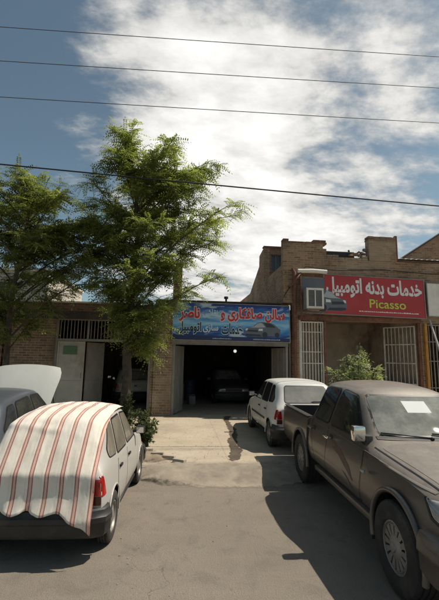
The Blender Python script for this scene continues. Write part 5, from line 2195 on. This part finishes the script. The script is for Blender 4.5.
class Leaves:
    """collects leaflets as small folded quads"""

    def __init__(s, seed):
        s.r = np.random.default_rng(seed)
        s.c, s.d, s.n, s.l, s.w, s.t = [], [], [], [], [], []

    def compound(s, p, d, length, pairs, ll, lw, tint):
        """a feathery leaf: a drooping midrib with pairs of leaflets"""
        r = s.r
        d = np.array(d, float)
        d /= np.linalg.norm(d)
        side = np.cross(d, [0, 0, 1.0])
        if np.linalg.norm(side) < 1e-3:
            side = np.array([1.0, 0, 0])
        side /= np.linalg.norm(side)
        up = np.cross(side, d)
        roll = r.normal(0, 0.5)
        sd = side * math.cos(roll) + up * math.sin(roll)
        for k in range(pairs + 1):
            f = (k + 0.6) / (pairs + 0.6)
            q = np.array(p) + d * length * f - np.array([0, 0, 0.30]) * length * f * f
            dd = d - np.array([0, 0, 0.6]) * f
            if k == pairs:
                s.add(q, dd, up, ll, lw, tint)
            else:
                for sg_ in (-1, 1):
                    s.add(q, sd * sg_ + dd * 0.45 - np.array([0, 0, 0.25 * r.random()]), up + sd * r.normal(0, 0.3), ll * r.uniform(0.8, 1.1), lw, tint + r.normal(0, 0.06))

    def add(s, p, d, n, l, w, tint):
        s.c.append(p)
        s.d.append(d)
        s.n.append(n)
        s.l.append(l)
        s.w.append(w)
        s.t.append(tint)

    def mesh(s, name):
        c, d, n = np.array(s.c), np.array(s.d), np.array(s.n)
        l, w, t = np.array(s.l)[:, None], np.array(s.w)[:, None], np.clip(np.array(s.t), 0, 1)
        d /= np.linalg.norm(d, axis=1)[:, None]
        x = np.cross(d, n)
        x /= np.linalg.norm(x, axis=1)[:, None] + 1e-9
        up = np.cross(x, d)
        v0 = c
        v1 = c + d * l * 0.45 + x * w * 0.5 + up * w * 0.12
        v2 = c + d * l
        v3 = c + d * l * 0.45 - x * w * 0.5 + up * w * 0.12
        V = np.stack([v0, v1, v2, v3], 1).reshape(-1, 3)
        N = len(c)
        me = bpy.data.meshes.new(name)
        me.vertices.add(4 * N)
        me.vertices.foreach_set('co', V.ravel().astype(np.float32))
        me.loops.add(4 * N)
        me.loops.foreach_set('vertex_index', np.arange(4 * N, dtype=np.int32))
        me.polygons.add(N)
        me.polygons.foreach_set('loop_start', np.arange(0, 4 * N, 4, dtype=np.int32))
        me.update(calc_edges=True)
        a = me.attributes.new('tint', 'FLOAT', 'FACE')
        a.data.foreach_set('value', t.astype(np.float32))
        return me


def tree(label, name, base, trunk, tips, leafm, seed, depth=1.3, twigs=7, per_twig=13, twig_len=(0.35, 0.7), leaflet=(0.062, 0.026), pairs=5, llen=0.24, trunk_r=0.13, group=None, drop=0.5):
    """trunk: list of points (world); tips: (x, z[, weight]) of the crown outline and filling"""
    r = random.Random(seed)
    root = tag(empty(name, base), label, 'tree', group)
    tb = MB()
    tp = [Vector(p) for p in trunk]
    nt_ = len(tp)
    pts = []
    for a, b in zip(tp, tp[1:]):
        for k in range(4):
            pts.append(a.lerp(b, k / 4) + Vector((r.uniform(-1, 1), r.uniform(-1, 1), 0)) * 0.015)
    pts.append(tp[-1])
    m = len(pts)
    tb.tube(pts, [trunk_r * (1.25 if k == 0 else 1.0) * (1 - 0.85 * k / (m - 1)) + 0.012 for k in range(m)], 12)
    part(tb, 'trunk', 'bark', root, 60)
    bb = MB()
    lv = Leaves(seed)
    for tip in tips:
        x, z = tip[0], tip[1]
        wt = tip[2] if len(tip) > 2 else 1.0
        z -= drop * max(0.0, min(1.0, (z - 5.0) / 3.0)) * (1.0 if x < -0.9 else 0.85)
        yoff = tip[3] if len(tip) > 3 else r.uniform(-depth, depth)
        T = Vector((x, base[1] + yoff, z))
        # the limb leaves the trunk below its tip
        cand = [p for p in pts if p.z < z - 0.25 * (T - p).length and p.z > trunk[0][2] + 1.5]
        A = min(cand, key=lambda p: abs((z - p.z) - 0.55 * math.hypot(p.x - x, p.y - T.y) - 0.4)) if cand else pts[m // 3]
        mid = A.lerp(T, 0.5) + Vector((r.uniform(-.2, .2), r.uniform(-.2, .2), 0.22 * (T - A).length * r.uniform(0.3, 1.0)))
        if z < A.z:
            mid.z = A.z + 0.25
        br = bez(A, mid, T, 10)
        r0 = 0.009 + 0.0055 * (T - A).length
        bb.tube(br, [r0 * (1 - 0.88 * k / 10) + 0.004 for k in range(11)], 6)
        for q in range(int(10 * wt)):       # leaves straight on the limb
            f = 0.35 + 0.65 * r.random()
            i = min(9, int(f * 10))
            ld = (br[i + 1] - br[i]).normalized() * r.uniform(0.0, 0.6) + Vector((r.gauss(0, 0.8), r.gauss(0, 0.8), r.gauss(0.0, 0.25)))
            lv.compound(br[i].lerp(br[i + 1], f * 10 - i), ld, llen, pairs, leaflet[0], leaflet[1], r.uniform(0.1, 0.8))
        nt2 = max(3, int(twigs * wt))
        for k in range(nt2):
            f = 0.30 + 0.70 * (k + r.random()) / nt2
            i = min(9, int(f * 10))
            s = br[i].lerp(br[i + 1], f * 10 - i)
            along = (br[i + 1] - br[i]).normalized()
            dv = (along * r.uniform(0.2, 0.9) + Vector((r.gauss(0, 0.75), r.gauss(0, 0.75), r.gauss(0.02, 0.22)))).normalized()
            L_ = r.uniform(*twig_len)
            e = s + dv * L_ + Vector((0, 0, -0.10 * L_))
            tw = bez(s, s + dv * L_ * 0.6 + Vector((0, 0, 0.06)), e, 4)
            bb.tube(tw, [0.009, 0.007, 0.006, 0.004, 0.003], 4, cap=False)
            tint = r.uniform(0.05, 0.95)
            lsz = r.uniform(0.72, 1.3)
            for q in range(per_twig):
                g_ = (q + r.random()) / per_twig
                j = min(3, int(g_ * 4))
                pp = tw[j].lerp(tw[j + 1], g_ * 4 - j)
                ad = (tw[j + 1] - tw[j]).normalized()
                ld = ad * r.uniform(0.1, 0.9) + Vector((r.gauss(0, 0.7), r.gauss(0, 0.7), r.gauss(0.02, 0.22)))
                lv.compound(pp, ld, llen * lsz * r.uniform(0.8, 1.15), pairs, leaflet[0] * lsz, leaflet[1] * lsz, tint + r.uniform(-0.15, 0.15))
    part(bb, 'branch', 'twig', root, 60)
    me = lv.mesh('crown')
    o = link('crown', me, leafm, root)
    o.location = -root.location
    return root


MAIN = [(-1.58, 8.6, 0.8), (-1.62, 8.0, 1.0), (-1.75, 7.7), (-1.09, 7.9, .8), (-2.4, 6.4, 1.0), (-2.6, 5.6, 1.0), (-0.60, 7.95, .8), (-0.85, 7.9), (0.40, 8.10, .9), (-0.05, 7.75, .8), (0.11, 7.42), (0.55, 7.85, .8), (-0.35, 7.65, .8), (0.25, 7.0, .8), (-0.77, 7.30), (-1.60, 7.5, 1.3),
        (-2.10, 6.89, .9), (-2.50, 6.95, .8), (-0.74, 6.68, 1.2), (0.20, 6.55), (1.45, 6.35, .8), (1.05, 6.15), (0.85, 6.45, .8), (1.10, 5.80, .8), (0.45, 5.54), (-0.27, 5.8, 1.3), (-1.28, 6.04, 1.3),
        (-2.26, 5.99, 1.2), (-0.96, 5.32, 1.4), (-0.05, 4.95, 1.1), (0.95, 4.10, .7), (0.35, 3.95, .8), (-0.2, 4.35, 1.0), (-1.79, 5.13, 1.4), (-2.46, 4.95, 1.4), (-2.57, 4.0, .7), (-1.86, 3.98, 1.4),
        (-1.04, 4.01, 1.3), (-0.78, 3.14, 1.2), (-1.42, 3.29, 1.2), (-2.09, 3.37, 1.1), (-1.35, 2.85, .8), (-0.97, 2.4, .9), (-0.84, 2.75, .9), (-0.95, 1.95, .5), (-0.55, 3.6, 1.0), (-1.3, 4.6, 1.4),
        (-2.2, 5.5, 1.3), (-0.6, 4.4, 1.2), (-1.7, 6.5, 1.3), (-1.1, 7.0, 1.2), (-2.3, 4.4, 1.2), (-0.5, 7.0)]
tree('tall feathery green tree before the white gate, trunk behind the striped cloth', 'street_tree', (-1.42, 10.5, ZA),
     [(-1.42, 10.5, ZA), (-1.40, 10.5, 1.6), (-1.46, 10.52, 2.8), (-1.40, 10.55, 4.0), (-1.30, 10.5, 5.4), (-1.45, 10.5, 6.8), (-1.60, 10.5, 7.7)],
     MAIN, 'leaf_locust', 21, depth=1.15, twigs=12, per_twig=17, leaflet=(0.070, 0.030), pairs=6, llen=0.32)
LEFT = [(-4.14, 6.95), (-4.1, 6.7), (-4.92, 6.95), (-5.4, 7.0), (-5.11, 6.26), (-3.6, 6.70, .9), (-3.15, 6.3, .9), (-2.81, 5.98, .9), (-2.50, 6.0, .7), (-3.62, 5.91, 1.2), (-4.42, 5.86, 1.2), (-2.48, 5.24, .9),
        (-3.41, 5.05, 1.3), (-4.34, 5.0, 1.3), (-5.0, 5.11, 1.2), (-4.65, 4.35), (-2.57, 4.52), (-4.6, 3.5), (-4.75, 2.93, .8), (-4.2, 3.05, .8),
        (-5.6, 5.8, 1.2), (-5.9, 6.5), (-6.2, 5.2), (-5.6, 4.4), (-5.3, 3.5), (-5.9, 3.6), (-4.0, 6.3, 1.2), (-3.3, 5.5, 1.2), (-4.8, 5.5, 1.2), (-5.3, 2.9, .8), (-2.7, 5.0, 1.1), (-3.0, 5.6, 1.1), (-3.6, 4.9, 1.1), (-2.35, 4.95, 1.2), (-2.25, 4.2, 1.2)]
tree('darker spreading green tree at the left edge with a slim trunk', 'street_tree', (-4.55, 10.5, ZA),
     [(-4.55, 10.5, ZA), (-4.52, 10.5, 1.8), (-4.55, 10.5, 3.0), (-4.5, 10.5, 4.2), (-4.35, 10.5, 5.6), (-4.15, 10.5, 6.5)],
     LEFT, 'leaf_left', 33, depth=1.15, twigs=11, per_twig=17, leaflet=(0.072, 0.031), pairs=6, llen=0.32, trunk_r=0.075)


def shrub(label, loc, h, w, stems, leafm, seed, leaf=(0.10, 0.045), per=26, upright=0.8, group=None, name='shrub', cat='shrub'):
    r = random.Random(seed)
    root = tag(empty(name, loc), label, cat, group)
    sb = MB()
    lv = Leaves(seed)
    b = Vector(loc)
    for k in range(stems):
        a = 2 * PI * k / stems + r.uniform(-0.3, 0.3)
        rad = w * r.uniform(0.25, 1.0)
        hh = h * r.uniform(0.62, 1.0) * (1 - 0.35 * (rad / w) ** 2)
        T = b + Vector((math.cos(a) * rad, math.sin(a) * rad, hh))
        pts = bez(b + Vector((r.uniform(-.05, .05), r.uniform(-.05, .05), 0)), b + Vector((math.cos(a) * rad * (1 - upright), math.sin(a) * rad * (1 - upright), hh * 0.6)), T, 8)
        sb.tube(pts, [0.014 * h * (1 - 0.8 * i / 8) + 0.003 for i in range(9)], 5)
        tint = r.uniform(0.2, 0.8)
        for q in range(per):
            f = 0.22 + 0.78 * (q + r.random()) / per
            i = min(7, int(f * 8))
            p = pts[i].lerp(pts[i + 1], f * 8 - i)
            d = Vector((r.gauss(0, 1), r.gauss(0, 1), r.gauss(0.35, 0.5))).normalized()
            off = d * r.uniform(0.02, 0.16 * h * (1.25 - f))
            sb_ = p + off
            if name == 'sapling':
                for z in range(2):
                    dd = d + Vector((r.gauss(0, .6), r.gauss(0, .6), r.gauss(0.1, .4)))
                    lv.compound(sb_, dd, 0.24 * r.uniform(0.7, 1.2), 3, leaf[0] * r.uniform(0.7, 1.15), leaf[1], tint + r.uniform(-.2, .2))
                continue
            for z in range(3):
                dd = d + Vector((r.gauss(0, .6), r.gauss(0, .6), r.gauss(0.1, .5)))
                lv.add(np.array(sb_), np.array(dd), np.array((r.gauss(0, .4), r.gauss(0, .4), 1.0)), leaf[0] * r.uniform(0.7, 1.25), leaf[1] * r.uniform(0.8, 1.2), tint + r.uniform(-.2, .2))
    part(sb, 'stem', 'twig', root, 60)
    me = lv.mesh('foliage')
    o = link('foliage', me, leafm, root)
    o.location = -root.location
    return root


shrub('pale leafy sapling standing behind the pickup roof', (5.0, 10.5, ZA), 2.42, 0.85, 13, 'leaf_bush', 5, leaf=(0.105, 0.042), per=26, upright=0.45, name='sapling', cat='sapling')
shrub('dark green shrub at the foot of the tall tree', (-1.28, 9.7, ZA), 1.05, 0.42, 14, 'leaf_shrub', 6, leaf=(0.09, 0.035), per=30)
shrub('dark green upright shrub beside the hatchback nose, nearest the kerb', (-0.66, 8.55, ZA), 0.62, 0.34, 13, 'leaf_shrub', 7, leaf=(0.085, 0.035), per=26)
shrub('dark green shrub between the brick pier and the hatchback mirror', (-0.82, 9.3, ZA), 0.78, 0.30, 12, 'leaf_shrub', 8, leaf=(0.085, 0.035), per=26)

# ------------------------------------------------------------------ overhead lines


def wire(label, p0, p1, sag, rad, mat, name='overhead_wire'):
    p0, p1 = Vector(p0), Vector(p1)
    pts = []
    for k in range(61):
        t = k / 60
        p = p0.lerp(p1, t)
        p.z -= sag * 4 * t * (1 - t)
        pts.append(p)
    tag(MB().tube(pts, rad, 6).build(name, mat), label, 'wire', 'overhead lines above the street')


def span(a, b, y, x0=-22.0, x1=24.0, sag=0.10):
    """heights at the span's ends from two points on it"""
    k = (b[1] - a[1]) / (b[0] - a[0])

    def zof(x):
        return a[1] + k * (x - a[0])
    mid = sag * 4 * ((a[0] - x0) / (x1 - x0)) * (1 - (a[0] - x0) / (x1 - x0))
    return (x0, y, zof(x0) + mid), (x1, y, zof(x1) + mid), sag


for i, (a, b, sag, rad, mt, lb) in enumerate([((-4.85, 10.28), (7.13, 10.72), 0.12, 0.0085, 'wire_grey', 'thin grey overhead wire, highest of the lines above the street'),
                                            ((-4.75, 9.32), (7.06, 9.72), 0.12, 0.0085, 'wire_grey', 'thin grey overhead wire, second highest of the lines'),
                                            ((-4.65, 8.33), (6.98, 8.63), 0.12, 0.0085, 'wire_grey', 'thin grey overhead wire just above the tall tree top'),
                                            ((-4.47, 6.56), (6.79, 6.18), 0.16, 0.017, 'cable', 'thick black overhead cable crossing the tree crowns')]):
    p0, p1, s_ = span(a, b, 9.0, sag=sag)
    wire(lb, p0, p1, s_, rad, mt)

# service cable along the shop wall, and the cable to the upper room
pts = [Vector((3.62, YF - 0.03, 4.25)), Vector((3.7, YF - 0.04, 4.4)), Vector((4.4, YF - 0.05, 5.35)), Vector((5.6, YF - 0.05, 5.28)), Vector((7.4, YF - 0.05, 5.36)), Vector((9.2, YF - 0.05, 5.28)), Vector((11.4, YF - 0.05, 5.40))]
tag(MB().tube(pts, 0.014, 6).build('service_cable', 'cable'), 'black cable running along the brick above the red signboard', 'cable')

# ------------------------------------------------------------------ inside the garage
bl = tag(empty('hanging_bulb', (2.02, 14.0, 3.0)), 'small white bulb hanging in the dark garage doorway', 'lamp')
part(MB().tube([(2.02, 14.0, 3.0), (2.02, 14.0, 2.40)], 0.008, 6), 'cord', 'cable', bl)
part(MB().tube([(2.02, 14.0, 2.42), (2.02, 14.0, 2.34)], 0.028, 10), 'socket', 'plastic', bl)
m_, nt_, b_ = new_mat('bulb_glass')
b_.inputs['Base Color'].default_value = (0.85, 0.85, 0.82, 1)
b_.inputs['Roughness'].default_value = 0.3
b_.inputs['Emission Color'].default_value = (1.0, 0.97, 0.9, 1)
b_.inputs['Emission Strength'].default_value = 0.55
MAT['bulb_glass'] = m_
bb = bmesh.new()
bmesh.ops.create_uvsphere(bb, u_segments=16, v_segments=12, radius=0.06, matrix=Matrix.Translation((2.02, 14.0, 2.29)))
me = bpy.data.meshes.new('bulb')
bb.to_mesh(me)
bb.free()
for p in me.polygons:
    p.use_smooth = True
o = link('bulb', me, 'bulb_glass', bl)
o.location = -bl.location


def drum(label, loc, mat):
    root = tag(empty('oil_drum', loc), label, 'drum')
    mb = MB()
    prof = [(0.001, 0.0), (0.28, 0.0), (0.29, 0.01), (0.285, 0.03), (0.285, 0.28), (0.297, 0.295), (0.285, 0.31), (0.285, 0.57), (0.297, 0.585), (0.285, 0.60), (0.285, 0.86), (0.295, 0.88), (0.28, 0.885), (0.275, 0.865), (0.001, 0.865)]
    mb.lathe(prof, 28, M=Matrix.Rotation(-PI / 2, 4, 'Y'))
    mb.build('body', mat, root, 35)
    c = MB()
    c.tube([(0.17, 0, 0.865), (0.17, 0, 0.885)], 0.035, 10)
    c.build('bung', 'rust', root)


drum('blue steel drum near the left wall of the garage', (0.45, 17.9, ZA), 'drum_blue')
jc = tag(empty('jerrycan', (0.55, 16.0, ZA)), 'pale plastic jerrycan standing on the garage floor', 'jerrycan')
j = MB()
j.box(-0.13, 0.13, -0.09, 0.09, 0, 0.34, bev=0.03)
j.build('body', 'can_white', jc, 40)
j = MB()
j.tube([(-0.09, 0, 0.34), (-0.09, 0, 0.385)], 0.028, 10)
j.build('cap', 'ink_red', jc)
j = MB()
j.tube([(-0.04, 0, 0.33), (-0.03, 0, 0.385), (0.08, 0, 0.385), (0.10, 0, 0.33)], 0.014, 8)
j.build('handle', 'can_white', jc, 40)
wb = tag(empty('workbench', (0.1, 16.6, ZA)), 'rough wooden workbench along the left garage wall', 'workbench')
j = MB()
j.box(-0.60, 0.1, -1.0, 1.0, 0.80, 0.86, bev=0.008)
j.build('top', 'wood', wb)
for x in (-0.55, 0.05):
    for y in (-0.93, 0.93):
        MB().box(x - 0.04, x + 0.04, y - 0.04, y + 0.04, 0, 0.80).build('leg', 'wood', wb)
j = MB()
j.box(-0.55, 0.05, -0.9, 0.9, 0.28, 0.31)
j.build('shelf', 'wood', wb)
for i, (y, h_, mt, lb) in enumerate([(-0.7, 0.26, 'can_white', 'pale paint tin at the front end of the garage workbench'), (-0.3, 0.2, 'rust', 'rusty paint tin in the middle of the garage workbench')]):
    t = tag(empty('paint_tin', (-0.1, 16.6 + y, ZA + 0.86)), lb, 'tin', 'paint tins on the workbench')
    MB().lathe([(0.001, 0), (0.10, 0), (0.10, h_), (0.094, h_ - 0.008), (0.001, h_ - 0.008)], 24, M=Matrix.Rotation(-PI / 2, 4, 'Y')).build('body', mt, t, 35)
    MB().tube([(0.10 * math.cos(a), 0, h_ - 0.03 + 0.10 * math.sin(a)) for a in [PI * k / 10 for k in range(11)]], 0.004, 6).build('handle', 'bar_dark', t)
for i in range(4):
    t = tag(empty('spare_tyre', (3.28, 15.4, ZA + 0.075 + 0.16 * i)), ['lowest spare tyre of the stack in the garage', 'second lowest spare tyre of the garage stack', 'second from the top of the garage tyre stack', 'topmost spare tyre of the stack in the garage'][i], 'tyre', 'stacked spare tyres')
    t.rotation_euler = (0, PI / 2, 0)
    t.location.x += random.uniform(-.03, .03)
    o = bpy.data.objects.new('tread', WHEELS[(0.275, 0.165, 'plain')][0])
    COL.objects.link(o)
    o.parent = t
